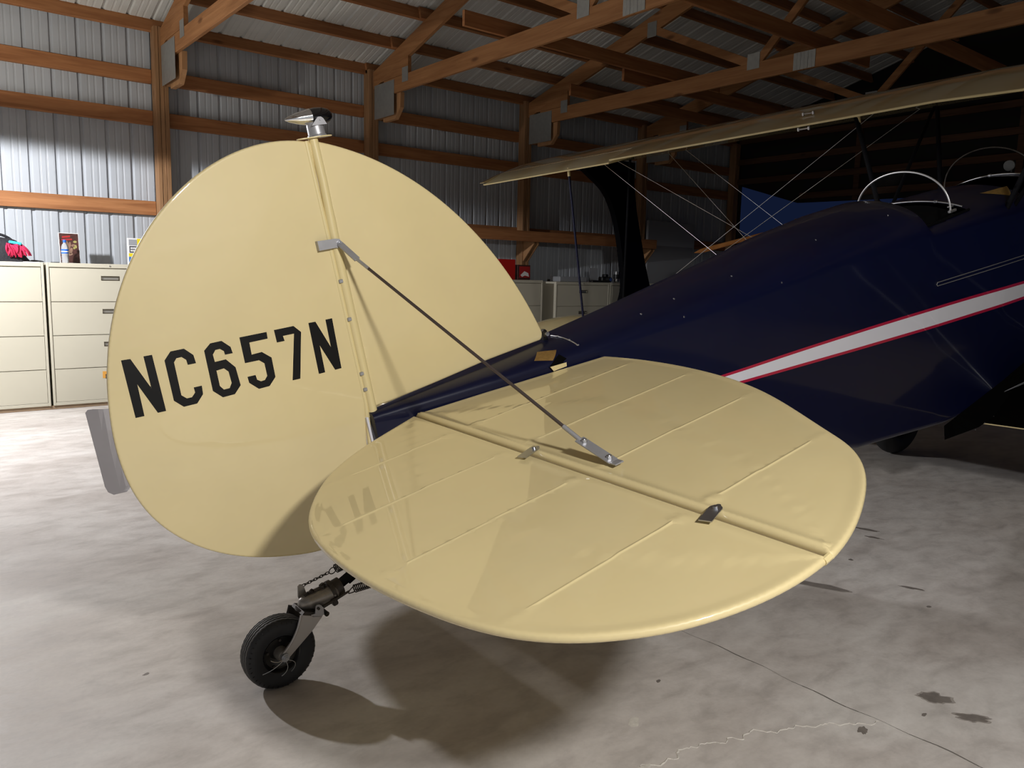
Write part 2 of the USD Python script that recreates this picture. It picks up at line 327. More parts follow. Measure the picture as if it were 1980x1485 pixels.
# ---- corrugated sheets
def rib_profile(width=.914, pitch=.2285):
    """(u, out) across one sheet; out > 0 is away from the room"""
    pts = []
    for k in range(4):
        u = k * pitch
        pts += [(u, 0), (u + .010, .0), (u + .022, .019), (u + .040, .019), (u + .052, 0)]
        for c in (.111, .170): pts += [(u + c - .011, 0), (u + c - .006, .0026), (u + c + .006, .0026), (u + c + .011, 0)]
    pts += [(width + .002, 0)]
    return np.array(pts)
PROF = rib_profile()
def sheet(o, ud, ld, nd, length, width=.914, jig=0.0):
    """o: corner, ud: across the ribs, ld: along them, nd: away from the room"""
    pr = PROF[PROF[:, 0] <= width + .003]; o, ud, ld, nd = (np.asarray(x, float) for x in (o, ud, ld, nd))
    a_ = o + pr[:, :1] * ud + (pr[:, 1:] + jig) * nd; b_ = a_ + ld * length; k = len(pr)
    v = np.vstack([a_, b_]); f = [(i, i + 1, k + i + 1, k + i) for i in range(k - 1)]
    return MB().add(v, f)
# ---- left wall
wl = thing('wall_left', 'ribbed steel wall with timber posts and girts behind the filing cabinets', 'wall', kind='structure')
x = X0; i = 0
while x < X1 - .01:
    w_ = min(.914, X1 - x); obj('metal_sheet', sheet((x, YW, .02), (1, 0, 0), (0, 0, 1), (0, 1, 0), 3.83, w_, jig=.0012 * (i % 2)), 'wall_sheet', wl); x += .914; i += 1
POSTS = [-5.0, -2.56, -.12, 2.32, 4.76, 7.20, 9.64, 12.06]
for k, px_ in enumerate(POSTS):
    b = MB()
    for q in range(3): b.box((px_ + q * .044, 8.86 + .004 * (q % 2), 0), (px_ + q * .044 + .041, 8.995, 3.78), .003)
    obj('post', b, 'wood_z', wl)
GZ = [(.10, .24), (.92, 1.06), (1.895, 2.040), (2.81, 2.955), (3.235, 3.375)]
for k in range(len(POSTS) - 1):
    for z0, z1 in GZ:
        dz = random.uniform(-.006, .006)
        obj('girt', MB().box((POSTS[k] + .135, 8.985, z0 + dz), (POSTS[k + 1] - .002, 9.036, z1 + dz), .003), 'wood_x', wl)
# ---- roof
ce = thing('ceiling', 'pitched metal roof on dark timber purlins', 'ceiling', kind='structure')
PH = .135
ca = math.atan(PSL); cl, sl = math.cos(ca), math.sin(ca)
L_ = (YW + .25 - RIDGE_Y) / cl
x = X0; i = 0
while x < X1 + .2:
    w_ = .914
    obj('metal_sheet', sheet((x, YW + .25, pz(YW + .25) + PH + .002), (1, 0, 0), (0, -cl, sl), (0, sl, cl), L_, w_, jig=.0012 * (i % 2)), 'roof_sheet', ce)
    y2 = 2 * RIDGE_Y - (YW + .25)
    obj('metal_sheet', sheet((x, y2, pz(YW + .25) + PH + .002), (1, 0, 0), (0, cl, sl), (0, -sl, cl), L_, w_, jig=.0012 * (i % 2)), 'roof_sheet', ce)
    x += .914; i += 1
for side in (1, -1):
    y = 8.96
    while y > RIDGE_Y + .1:
        yy = y if side == 1 else 2 * RIDGE_Y - y
        x = X0
        seg = 0
        while x < X1:
            x2 = min(x + (4.88 if seg or (int(y * 10) % 2) else 3.66), X1)
            ov = .18 if x2 < X1 else 0
            c = np.array([(x + x2 + ov) / 2, yy + (.019 if seg % 2 else -.019), pz(yy) + PH / 2])
            ax = [(1, 0, 0), (0, cl, -sl * side), (0, sl * side, cl)]
            obj('purlin', MB().obox(c, ax, (x2 + ov - x, .037, PH - .004), .003), 'wood_x', ce)
            x = x2; seg += 1
        y -= .61
obj('ridge_beam', MB().box((X0, RIDGE_Y - .04, pz(RIDGE_Y) - .05), (X1, RIDGE_Y + .04, pz(RIDGE_Y) + PH - .02)), 'wood_x', ce)

# ---- far wall with its open doorway, back wall, right wall
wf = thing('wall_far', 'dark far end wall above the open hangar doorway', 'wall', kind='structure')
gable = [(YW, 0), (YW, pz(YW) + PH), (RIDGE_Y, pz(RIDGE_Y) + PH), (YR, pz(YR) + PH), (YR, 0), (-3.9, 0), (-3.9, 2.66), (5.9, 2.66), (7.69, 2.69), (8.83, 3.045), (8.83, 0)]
obj('metal_sheet', MB().prism(gable, (X1 + .02, 0, 0), (0, 1, 0), (0, 0, 1), .03), 'shaded_sheathing', wf)
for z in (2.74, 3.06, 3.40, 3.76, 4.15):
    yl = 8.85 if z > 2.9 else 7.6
    obj('girt', MB().box((X1 - .07, -3.9, z), (X1 - .03, yl, z + .10), .003), 'wood_shaded', wf)
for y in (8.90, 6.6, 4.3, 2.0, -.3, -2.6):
    obj('post', MB().box((X1 - .03, y, 0 if y > 8 else 2.68), (X1 + .018, y + .09, pz(y) - .15)), 'wood_shaded' if y < 8 else 'wood_z', wf)
wb = thing('wall_back', 'plain ribbed steel wall behind the viewpoint', 'wall', kind='structure')
x = YR; 
while x < YW - .01:
    w_ = min(.914, YW - x); obj('metal_sheet', sheet((X0, x, .02), (0, 1, 0), (0, 0, 1), (-1, 0, 0), pz(min(x, x + w_, key=lambda q: pz(q))) + .1, w_), 'wall_sheet', wb); x += .914
wr = thing('wall_right', 'ribbed steel wall on the near side of the hangar', 'wall', kind='structure')
x = X0
while x < X1 - .01:
    w_ = min(.914, X1 - x); obj('metal_sheet', sheet((x, YR, .02), (1, 0, 0), (0, 0, 1), (0, -1, 0), 3.83, w_), 'wall_sheet', wr); x += .914

# ---- roof trusses
def make_truss(label):
    X = POSTS[3] + .085
    r = thing('roof_truss', label, 'roof truss', (X, 0, 0), 'timber roof trusses')
    yl, yr = 8.95, 2 * RIDGE_Y - 8.95
    obj('bottom_chord', MB().box((X - .019, 4.60, 3.432), (X + .019, 8.62, 3.605), .003), 'wood_y', r)
    obj('bottom_chord', MB().box((X - .019, .004, 3.432), (X + .019, 4.597, 3.605), .003), 'wood_y', r)
    obj('bottom_chord', MB().box((X - .019, yr + .33, 3.432), (X + .019, 0, 3.605), .003), 'wood_y', r)
    for s in (1, -1):
        m = lambda y: y if s == 1 else 2 * RIDGE_Y - y
        tc = [(8.98, pz(8.98) - .005), (RIDGE_Y, pz(RIDGE_Y) - .005), (RIDGE_Y, pz(RIDGE_Y) - .205), (8.98, pz(8.98) - .205)]
        obj('top_chord', MB().prism([(m(a_), b_) for a_, b_ in tc], (X - .019, 0, 0), (0, 1, 0), (0, 0, 1), .038), 'wood_y', r)
        # heel: wedge, block with a bevelled foot, grey plates
        obj('heel_wedge', MB().prism([(m(8.72), 3.606), (m(8.06), 3.606), (m(8.06), 3.80), (m(8.72), 3.62)], (X - .021, 0, 0), (0, 1, 0), (0, 0, 1), .042), 'wood_y', r)
        obj('heel_block', MB().prism([(m(8.86), 3.60), (m(8.29), 3.44), (m(8.30), 3.27), (m(8.42), 3.15), (m(8.70), 3.15), (m(8.70), 3.20), (m(8.86), 3.20)], (X + .02, 0, 0), (0, 1, 0), (0, 0, 1), .05), 'plywood', r)
        obj('heel_plate', MB().box((X - .023, m(8.37) if s == 1 else m(8.84), 3.19), (X - .0215, m(8.84) if s == 1 else m(8.37), 3.585)), 'galvanized', r, label='smooth grey steel plate at the truss heel')
        obj('gusset_plate', MB().box((X - .0232, m(8.19) if s == 1 else m(8.06), 3.52), (X - .0195, m(8.06) if s == 1 else m(8.19), 3.68)), 'galvanized', r)
        # webs
        j = np.array([X, m(5.19), 3.56])
        obj('web', MB().bar(j + np.array([0, .06 * s, .05]), (X, m(6.62), pz(6.62) - .16), .088, .036, up=(1, 0, 0), ch=.002), 'wood_y', r)
        obj('web', MB().bar(j + np.array([0, -.05 * s, .05]), (X, m(3.69), pz(3.69) - .16), .088, .036, up=(1, 0, 0), ch=.002), 'wood_y', r)
        obj('gusset_plate', MB().box((X - .0232, j[1] - .075, 3.54), (X - .0192, j[1] + .075, 3.70)), 'galvanized', r)
        obj('gusset_plate', MB().box((X - .0232, m(6.62) - .07, pz(6.62) - .25), (X - .0192, m(6.62) + .07, pz(6.62) - .08)), 'galvanized', r)
        sp = MB()
        ysp = 4.60 if s == 1 else 0.0
        for q in range(6): sp.box((X - .0245 + .0012 * (q % 2), ysp - .12 + q * .04, 3.436), (X - .0192, ysp - .082 + q * .04, 3.602))
        obj('splice_plate', sp, 'galvanized', r, label='ribbed grey splice plate')
    obj('king_post', MB().box((X - .018, RIDGE_Y - .044, 3.60), (X + .018, RIDGE_Y + .044, pz(RIDGE_Y) - .18)), 'wood_z', r)
    return r
T0 = make_truss('timber roof truss whose heel meets the post at upper left, nearest of the row')
def copy_of(root, base, label):
    pth = '/World/' + numbered('/World', root.GetPrim().GetName())
    was = root.GetPrim().GetCustomData()
    x = UsdGeom.Xform.Define(stage, pth)
    x.GetPrim().GetReferences().AddInternalReference(root.GetPath())
    x.GetPrim().SetInstanceable(True)
    UsdGeom.Xformable(x).GetOrderedXformOps()[0].Set(Gf.Vec3d(*map(float, base)))
    tag(x, label, was['category'], was.get('group')); return x
for px_, lb in ((4.76, 'timber roof truss on the second post, its heel right of the tail light'),
                (7.20, 'timber roof truss on the third post, bottom chord just above the cream wing'),
                (9.64, 'timber roof truss deep in the dark, mostly hidden behind the upper wing'),
                (-.12, 'timber roof truss over the viewpoint, out of view to the left')):
    copy_of(T0, (px_ + .085, 0, 0), lb)
# ---- lateral braces lying along the truss chords
for (xa, xb, y, z, lb) in ((4.33, 8.1, 6.26, 3.607, 'loose-ended timber brace on edge, its cut end sticking out past the second truss chord'),
                           (6.85, 10.4, 6.66, 3.607, 'timber brace overlapping behind the loose-ended one, from the third truss on'),
                           (4.30, 8.3, 4.50, 3.607, 'timber brace running under the roof left of the ribbed splice plate'),
                           (4.30, 9.9, 3.74, 3.607, 'timber brace crossing the third truss chord right of the ribbed splice plate'),
                           (6.9, 10.2, 7.62, 3.607, 'short timber brace near the heel of the third truss')):
    single('timber_brace', lb, 'timber brace', MB().box((xa, y - .019, z), (xb, y + .019, z + .14), .003), 'wood_x', group='braces along the truss chords')

# ---- outside: ground and a dark tree line
single('ground_outside', 'dark ground outside the far doorway', 'ground', MB().box((X1 + .06, -60, -.2), (90, 70, -.02)), 'grass_ground', kind='structure')
def tree(x, y, h, r, seed, label):
    t_ = thing('tree', label, 'tree', (x, y, -.02), 'dark trees outside the doorway')
    obj('trunk', MB().tube([(x, y, -.02), (x + .1, y, h * .35), (x, y + .1, h * .7)], [.16, .12, .06], 8), 'bark', t_)
    b = MB(); rg = np.random.default_rng(seed)
    for k in range(9):
        m_ = trimesh.creation.icosphere(2, 1.0); v = np.array(m_.vertices); v *= (1 + .5 * (meshkit.fbm(v * 2.3 + seed + k, 3, seed) - .5))[:, None]
        a_ = rg.uniform(0, 6.28); q = rg.uniform(.1, .75) * r
        b.add(v * np.array([r * .6, r * .6, h * .22]) + [x + q * math.cos(a_), y + q * math.sin(a_), h * rg.uniform(.45, .80)], m_.faces)
    obj('crown', b, 'leaf_dark', t_, smooth=True)
for k, (x, y, h, r) in enumerate([(46, 35.5, 5.0, 2.6), (49, 29.5, 4.4, 2.5), (47, 23.6, 5.2, 2.7), (50, 17.8, 4.6, 2.6), (46, 12.0, 5.4, 2.6), (49, 6.0, 4.8, 2.5)]):
    tree(x, y, h, r, 40 + k, ['dark tree seen past the left edge of the far doorway', 'low dark tree outside the doorway, second from its left edge', 'dark tree outside the doorway behind the wing wires', 'low dark tree outside the doorway hidden behind the fuselage', 'tall dark tree outside the doorway behind the cockpit', 'dark tree outside the doorway behind the nose'][k])

# ---- lamps (out of the picture)
def shop_lamp(pos, label):
    x, y, z = pos; l = thing('hanging_lamp', label, 'lamp', (x, y, z))
    obj('shade', MB().lathe((x, y, z), (0, 0, 1), [(.205, .0), (.20, .004), (.11, .045), (.05, .062), (.035, .075), (.0, .078), (.0, .070), (.03, .068), (.05, .056), (.105, .041), (.195, .002), (.205, .0)], 40), 'shade_white', l, smooth=40)
    obj('cord', MB().cyl((x, y, z + .07), (x, y, pz(y) + .05), .004, 8), 'black_cord', l)
shop_lamp((LAMP_A[0], LAMP_A[1], LAMP_A[2]), 'white hooded lamp hanging on the near side of the aeroplane')
shop_lamp((LAMP_B[0], LAMP_B[1], LAMP_B[2]), 'white hooded lamp hanging over the filing cabinets')

# ================================================================== filing cabinets along the wall
CW, CD = 1.065, .452
def file_cabinet(x, z0, ht, yf, label, handles=True):
    c = thing('filing_cabinet', label, 'filing cabinet', (x, yf, 0), 'beige lateral filing cabinets')
    b = MB(); b.box((x, yf + .010, z0), (x + CW, yf + CD, z0 + ht), .004)
    b.box((x, yf - .010, z0), (x + .022, yf + .012, z0 + ht), .003); b.box((x + CW - .022, yf - .010, z0), (x + CW, yf + .012, z0 + ht), .003)
    b.box((x + .021, yf - .010, z0 + ht - .040), (x + CW - .021, yf + .012, z0 + ht), .003); b.box((x + .021, yf - .008, z0), (x + CW - .021, yf + .012, z0 + .030), .003)
    obj('body', b, 'cabinet_beige', c)
    obj('lock', MB().cyl((x + CW / 2, yf - .014, z0 + ht - .02), (x + CW / 2, yf - .008, z0 + ht - .02), .008, 14), 'handle_metal', c, label='small round lock')
    n = 4; dh = (ht - .074) / n
    for k in range(n):
        za = z0 + .033 + k * dh; zb = za + dh - .007
        cx, hz = x + CW / 2, zb - .088
        # front with an opening for the recessed pull
        g = Polygon([(x + .026, za), (x + CW - .026, za), (x + CW - .026, zb), (x + .026, zb)]).difference(Polygon([(cx - .076, hz - .017), (cx + .076, hz - .017), (cx + .076, hz + .017), (cx - .076, hz + .017)]))
        d = obj('drawer', MB().prism(g, (0, yf + .009, 0), (1, 0, 0), (0, 0, 1), .016), 'cabinet_beige', c)
        h = MB()
        for lo, hi in (((cx - .080, hz + .014), (cx + .080, hz + .021)), ((cx - .080, hz - .021), (cx + .080, hz - .014)), ((cx - .080, hz - .021), (cx - .073, hz + .021)), ((cx + .073, hz - .021), (cx + .080, hz + .021))):
            h.box((lo[0], yf - .011, lo[1]), (hi[0], yf - .004, hi[1]), .001)
        obj('handle', h, 'handle_dark', d, label='dark rim of the recessed pull')
        obj('recess', MB().box((cx - .073, yf + .0010, hz - .014), (cx + .073, yf + .0085, hz + .008)), 'handle_metal', d)
    return c
YF = 8.40
cabA = file_cabinet(.105, .035, 1.335, YF, 'beige four-drawer filing cabinet at the left edge of the picture')
cabB = file_cabinet(1.190, .035, 1.335, YF, 'beige four-drawer filing cabinet with the orange sticker, partly behind the rudder')
obj('sticker', MB().box((1.618, YF - .0085, .272), (1.668, YF - .0072, .338)), 'orange_sticker', cabB)
cabC = file_cabinet(6.145, .0, 1.30, YF, 'beige filing cabinet with the red box on top, right of the fin', )
cabD = file_cabinet(7.455, .0, 1.285, YF, 'beige filing cabinet in the dark behind the thin blue strut')
cabE = file_cabinet(8.535, .0, 1.285, YF, 'beige filing cabinet half behind the dark swept fin')
single('cabinet_plinth', 'low wooden plinth under the two left filing cabinets', 'plinth', MB().box((-.6, YF + .004, 0), (2.4, YF + CD, .0345), .003), 'base_wood')

# ---- things on the left cabinets (top at z = 1.37)
ZT = 1.3705
bg = thing('bag', 'black soft bag slumped on the left filing cabinet', 'bag', (.85, 8.56, ZT))
prof = [(.52, 0), (1.10, 0), (1.075, .03), (1.045, .075), (1.025, .14), (.985, .19), (.90, .215), (.80, .225), (.66, .20), (.56, .13)]
def soft_block(pts, y0, y1, n=14):
    """a side outline (x, z) pulled in at both ends like a stuffed bag"""
    P = smooth_curve(pts + [pts[0]], 60, closed=True)[:-1]; c = P.mean(0); b = MB(); v = []
    for q in range(n):
        t_ = q / (n - 1) * 2 - 1; s_ = (1 - abs(t_) ** 3.2) ** .45 * .94 + .06 if abs(t_) < 1 else .06
        v.append(np.c_[c[0] + (P[:, 0] - c[0]) * s_, np.full(len(P), (y0 + y1) / 2 + t_ * (y1 - y0) / 2), np.maximum(P[:, 1] * s_, 0)])
    v = np.array(v); k = len(P); f = [(i * k + j, i * k + (j + 1) % k, (i + 1) * k + (j + 1) % k, (i + 1) * k + j) for i in range(n - 1) for j in range(k)]
    V = v.reshape(-1, 3); V = V + (meshkit.fbm(V * 9, 3, 5)[:, None] - .5) * np.array([.02, .02, .012]); V[:, 2] = np.maximum(V[:, 2], 0) + ZT
    return b.add(V, f)
obj('body', soft_block(prof, 8.45, 8.74), 'bag_black', bg, smooth=True)
obj('strap', MB().tube(smooth_curve([(.62, 8.62, ZT + .19), (.75, 8.58, ZT + .245), (.9, 8.58, ZT + .23), (.96, 8.6, ZT + .19)], 20), .012, 8), 'bag_black', bg)
mi = thing('fringed_mitt', 'pink yarn mitt with a cyan cuff hanging on the black bag', 'mitt', (.96, 8.47, ZT + .08))
b = MB(); rg = np.random.default_rng(5)
for k in range(46):
    u = rg.uniform(0, 1); p0 = np.array([.905 + .11 * u, 8.462, ZT + .150 - .010 * u]) + rg.normal(0, .008, 3) * [1, .5, 1]
    q = p0 + np.array([rg.uniform(-.03, .05) + .03 * u, -.018 + rg.normal(0, .006), -rg.uniform(.05, .105)])
    mid = (p0 + q) / 2 + np.array([rg.normal(0, .012), -.02, .012])
    b.tube(smooth_curve([p0, mid, q], 6), [.008, .0095, .010, .010, .009, .006], 6)
obj('yarn', b, 'pink_yarn', mi, smooth=True)
obj('cuff', MB().obox((.965, 8.455, ZT + .168), [nrm((1, 0, -.18)), (0, 1, 0), nrm((.18, 0, 1))], (.10, .035, .026), .006), 'cyan_plastic', mi)
po = thing('framed_print', 'dark red vintage print leaning on the wall behind the water bottle', 'print', (1.42, 8.72, ZT))
LEAN = nrm((0, .16, 1)); PN = np.cross((1, 0, 0), LEAN)
def on_print(poly, lift, depth=.0008): return MB().prism([(1.348 + u, v) for u, v in poly], np.array([0, 8.66, ZT + .001]) + PN * lift, (1, 0, 0), LEAN, depth)
Wp, Hp = .172, .288
obj('backing_board', on_print([(0, 0), (Wp, 0), (Wp, Hp), (0, Hp)], 0, .006), 'white_plastic', po)
obj('picture', on_print([(.006, .001), (Wp - .004, .001), (Wp - .004, Hp - .005), (.006, Hp - .005)], .0062), 'maroon_print', po)
pf = MB()
for pl in ([(.03, .255), (.10, .265), (.10, .248), (.03, .238)], [(.025, .228), (.115, .236), (.115, .222), (.025, .214)]): pf.tm(on_print(pl, .0072).mesh())
obj('printed_title', pf, 'red_print', po)
pf = MB()
for (u, v, ru, rv, ro) in ((.070, .19, .010, .028, .3), (.088, .165, .012, .04, -.2), (.065, .12, .022, .030, .3), (.098, .115, .014, .034, -.3), (.12, .17, .018, .012, .4), (.083, .084, .03, .014, .1)): pf.tm(on_print(ellipse_xy(u, v, ru, rv, 14, ro), .0072).mesh())
obj('printed_figures', pf, 'tan_print', po)
pf = MB()
for (u, v, ru, rv, ro) in ((.138, .205, .016, .012, .1), (.142, .16, .010, .018, .2), (.128, .145, .010, .012, 0)): pf.tm(on_print(ellipse_xy(u, v, ru, rv, 14, ro), .0078).mesh())
obj('printed_highlights', pf, 'olive_print', po)
bo = thing('water_bottle', 'small clear water bottle with blue cap and label on the filing cabinet', 'bottle', (1.372, 8.53, ZT))
o_ = (1.372, 8.53, ZT)
obj('bottle_body', MB().lathe(o_, (0, 0, 1), [(0, .002), (.026, .0), (.031, .008), (.029, .02), (.031, .03), (.029, .045), (.031, .058), (.030, .075), (.032, .085), (.032, .13), (.030, .15), (.022, .172), (.013, .183), (.012, .195)], 28), 'clear_plastic', bo, smooth=50)
obj('label_band', MB().lathe(o_, (0, 0, 1), [(.0325, .088), (.0325, .128)], 28), 'bottle_blue', bo, smooth=True)
obj('white_band', MB().lathe(o_, (0, 0, 1), [(.0329, .100), (.0329, .113)], 28), 'white_plastic', bo, smooth=True)
obj('cap', MB().lathe(o_, (0, 0, 1), [(0, .192), (.0155, .192), (.0155, .213), (.013, .216), (0, .216)], 24), 'bottle_blue', bo, smooth=40)
bk = thing('magazine_box', 'white and yellow printed carton standing at the right end of the left cabinets', 'carton', (2.0, 8.62, ZT))
xa, ya = 1.935, 8.58
obj('carton', MB().box((xa, ya, ZT), (xa + .20, ya + .045, ZT + .262), .001), 'white_plastic', bk)
fr = lambda u0, v0, u1, v1: MB().box((xa + u0, ya - .0010, ZT + v0), (xa + u1, ya - .0002, ZT + v1))
obj('yellow_panel', fr(.085, .185, .198, .258), 'yellow_print', bk); obj('grey_photo', fr(.008, .190, .083, .248), 'grey_print', bk)
obj('title_block', fr(.012, .118, .165, .183), 'dark_print', bk); obj('yellow_band', fr(.004, .080, .198, .112), 'yellow_print', bk); obj('blue_photo', fr(.004, .004, .198, .077), 'blue_print', bk)
wt = MB()
for v in (.130, .155):
    u = .022
    while u < .14:
        w_ = random.uniform(.010, .017); wt.box((xa + u, ya - .0018, ZT + v), (xa + u + w_, ya - .0009, ZT + v + .017)); u += w_ + .003
obj('title_lines', wt, 'white_plastic', bk)
obj('blue_photo_highlight', MB().prism(ellipse_xy(xa + .07, ZT + .04, .045, .016, 16, .5), (0, ya - .0009, 0), (1, 0, 0), (0, 0, 1), .0007), 'white_plastic', bk)
single('folded_glasses', 'small black case lying on the left cabinet beside the bag', 'case', MB().tube(smooth_curve([(1.08, 8.50, ZT + .009), (1.13, 8.51, ZT + .011), (1.19, 8.50, ZT + .007)], 12), [.006, .008, .009, .009, .009, .008, .008, .007, .007, .006, .005, .003], 8), 'item_dark', smooth=True)
single('paper_slip', 'white paper slip on the left cabinet in front of the bag', 'paper', MB().box((1.02, 8.41, ZT), (1.14, 8.47, ZT + .0035)), 'white_plastic')
single('small_tag', 'tiny dark tag lying at the seam of the two left cabinets', 'tag', MB().box((1.25, 8.52, ZT), (1.32, 8.56, ZT + .006), .002), 'item_dark')
# ---- things on the right cabinets
rb = thing('red_folder_box', 'plain red folder box on the cabinet right of the fin', 'box', (6.68, 8.56, 1.3005))
obj('box_body', MB().box((6.54, 8.54, 1.3005), (6.83, 8.62, 1.575), .003), 'red_box', rb); obj('spine', MB().box((6.825, 8.545, 1.303), (6.833, 8.615, 1.572)), 'red_print', rb)
mb_ = thing('patterned_box', 'dark red box with a white slanted motif beside the plain red box', 'box', (6.97, 8.56, 1.3005))
obj('box_body', MB().box((6.87, 8.54, 1.3005), (7.10, 8.66, 1.505), .003), 'maroon_print', mb_)
obj('red_front', MB().box((6.90, 8.538, 1.33), (7.09, 8.5395, 1.485)), 'red_print', mb_)
obj('white_motif', MB().prism([(6.92, 1.365), (6.99, 1.42), (7.06, 1.395), (7.075, 1.345), (7.0, 1.36), (6.95, 1.34)], (0, 8.5375, 0), (1, 0, 0), (0, 0, 1), .001), 'white_plastic', mb_)
Z2 = 1.2855
cf = thing('card_stand', 'small pale card in a stand on the dark right cabinets', 'card', (8.34, 8.55, Z2))
obj('card', MB().obox((8.345, 8.56, Z2 + .113), [(1, 0, 0), nrm((0, 1, -.12)), nrm((0, .12, 1))], (.165, .004, .20)), 'grey_print', cf); obj('foot', MB().box((8.25, 8.52, Z2), (8.44, 8.60, Z2 + .012), .002), 'white_plastic', cf)
cm = thing('pocket_camera', 'black camera sitting beside the pale card', 'camera', (8.60, 8.55, Z2))
obj('camera_body', MB().box((8.50, 8.53, Z2), (8.71, 8.62, Z2 + .085), .012).box((8.57, 8.54, Z2 + .08), (8.65, 8.61, Z2 + .125), .01), 'item_dark', cm); obj('lens', MB().cyl((8.61, 8.53, Z2 + .045), (8.61, 8.46, Z2 + .045), .034, 20), 'item_dark', cm, smooth=40); obj('lens_glass', MB().cyl((8.61, 8.459, Z2 + .045), (8.61, 8.457, Z2 + .045), .026, 20), 'chrome', cm)
single('pouch', 'flat black pouch lying in front of the pale card', 'pouch', MB().box((8.20, 8.43, Z2), (8.56, 8.50, Z2 + .03), .012), 'item_dark')
cu = thing('steel_tumbler', 'shiny steel tumbler at the dark fin edge on the cabinets', 'tumbler', (8.83, 8.55, Z2))
obj('cup', MB().lathe((8.83, 8.55, Z2), (0, 0, 1), [(0, 0), (.042, 0), (.05, .17), (.047, .17), (.04, .008), (0, .008)], 24), 'chrome', cu, smooth=40); obj('band', MB().lathe((8.83, 8.55, Z2), (0, 0, 1), [(.0472, .06), (.0500, .125)], 24), 'item_dark', cu, smooth=True)
single('grey_tray', 'low grey tray on the cabinet behind the blue strut', 'tray', MB().box((7.62, 8.50, Z2), (8.16, 8.72, Z2 + .075), .01), 'grey_print')
# ---- wall shelf on plywood brackets
sh = thing('wall_shelf', 'long timber wall shelf on plywood brackets above the right cabinets', 'shelf', (6.2, 8.7, 1.85))
obj('shelf_board', MB().box((4.95, 8.62, 1.905), (9.75, 8.858, 1.925), .002), 'wood_x', sh)
obj('shelf_edge', MB().box((4.95, 8.582, 1.832), (9.75, 8.6195, 1.975), .003), 'wood_x', sh)
for px_ in (7.20, 9.64):
    obj('bracket', MB().prism([(8.858, 1.904), (8.625, 1.904), (8.63, 1.80), (8.858, 1.56)], (px_ + .02, 0, 0), (0, 1, 0), (0, 0, 1), .02), 'plywood', sh)
    obj('bracket', MB().prism([(8.858, 1.904), (8.625, 1.904), (8.63, 1.80), (8.858, 1.56)], (px_ + .10, 0, 0), (0, 1, 0), (0, 0, 1), .02), 'plywood', sh)
# ---- grey door slab, dark fin, wooden propeller
ds = thing('door_slab', 'plain grey door slab standing against the dark wall right of the swept fin', 'door slab', (10.2, 8.9, 0))
obj('panel', MB().box((9.78, 8.80, .0), (10.93, 8.85, 2.30), .003), 'door_grey', ds); obj('edge_strip', MB().box((10.932, 8.80, 0), (10.955, 8.85, 2.30), .002), 'galvanized', ds)
df = thing('tail_fin', 'tall black swept fin with a concave edge rising behind the blue fuselage', 'tail fin', (8.2, 7.75, 0))
KF = 7.75 / 7.06; kf = lambda P: [(x_ * KF, max(0, CAM_H + (z_ - CAM_H) * KF)) for x_, z_ in P]
lf = smooth_curve([(6.45, 2.78), (6.66, 2.58), (6.95, 2.40), (7.13, 2.15), (7.24, 1.85), (7.33, 1.45), (7.355, 1.21), (7.30, 1.03), (7.16, .86), (6.9, .62), (6.6, .45)], 60)
rt = [(6.6, .0), (8.3, .0), (8.1, .7), (7.90, 1.08), (7.72, 1.55), (7.52, 2.2), (7.46, 2.52), (7.46, 2.70), (7.46, 2.78)]
obj('fin_panel', MB().prism(kf([tuple(p) for p in lf] + rt), (0, 7.75, 0), (1, 0, 0), (0, 0, 1), .09), 'navy_dark', df)
0 and obj('rudder_panel', MB().prism(kf([(7.30, 2.25), (7.45, 2.22), (7.62, 1.52), (7.42, 1.20), (7.38, 1.50)]), (0, 7.752, 0), (1, 0, 0), (0, 0, 1), .004), 'navy_dark', df)
pp = thing('wooden_propeller', 'varnished wooden propeller blade lying level behind the wing wires', 'propeller', (8.5, 6.4, 0))
Pa, Pb = np.array([8.034, 6.45, 1.688]), np.array([9.346, 5.72, 2.116])
dx = nrm(Pb - Pa); dy = nrm(np.cross((0, 0, 1), dx)); dz = np.cross(dx, dy)
b = MB(); L = np.linalg.norm(Pb - Pa); n = 24; v = []
for q in range(n):
    t_ = q / (n - 1); w_ = .030 * (min(1, (t_ / .10) ** .5) if t_ < .10 else 1) * (1 - .25 * t_) + .002; th_ = .016 + .022 * t_; tw = .9 - .6 * (1 - t_)
    c = Pa + dx * L * t_; e1 = math.cos(tw) * dz + math.sin(tw) * dy; e2 = -math.sin(tw) * dz + math.cos(tw) * dy
    a_ = np.arange(16) * 2 * np.pi / 16; v.append(c + w_ * np.cos(a_)[:, None] * e1 + th_ / 2 * np.sin(a_)[:, None] * e2)
v = np.array(v).reshape(-1, 3); f = [(i * 16 + j, i * 16 + (j + 1) % 16, (i + 1) * 16 + (j + 1) % 16, (i + 1) * 16 + j) for i in range(n - 1) for j in range(16)]
obj('blade', b.add(v, f), 'prop_wood', pp, smooth=True)
obj('hub', MB().cyl(Pb - dy * .07, Pb + dy * .07, .085, 24), 'prop_wood', pp, smooth=40)
obj('stand', MB().box((Pb[0] - .04, Pb[1] + .075, 0), (Pb[0] + .04, Pb[1] + .155, Pb[2] + .05), .004).box((Pb[0] - .3, Pb[1] - .2, 0), (Pb[0] + .3, Pb[1] + .4, .05), .004).cyl(Pb, Pb + dy * .12, .02, 12), 'wood_z', pp)

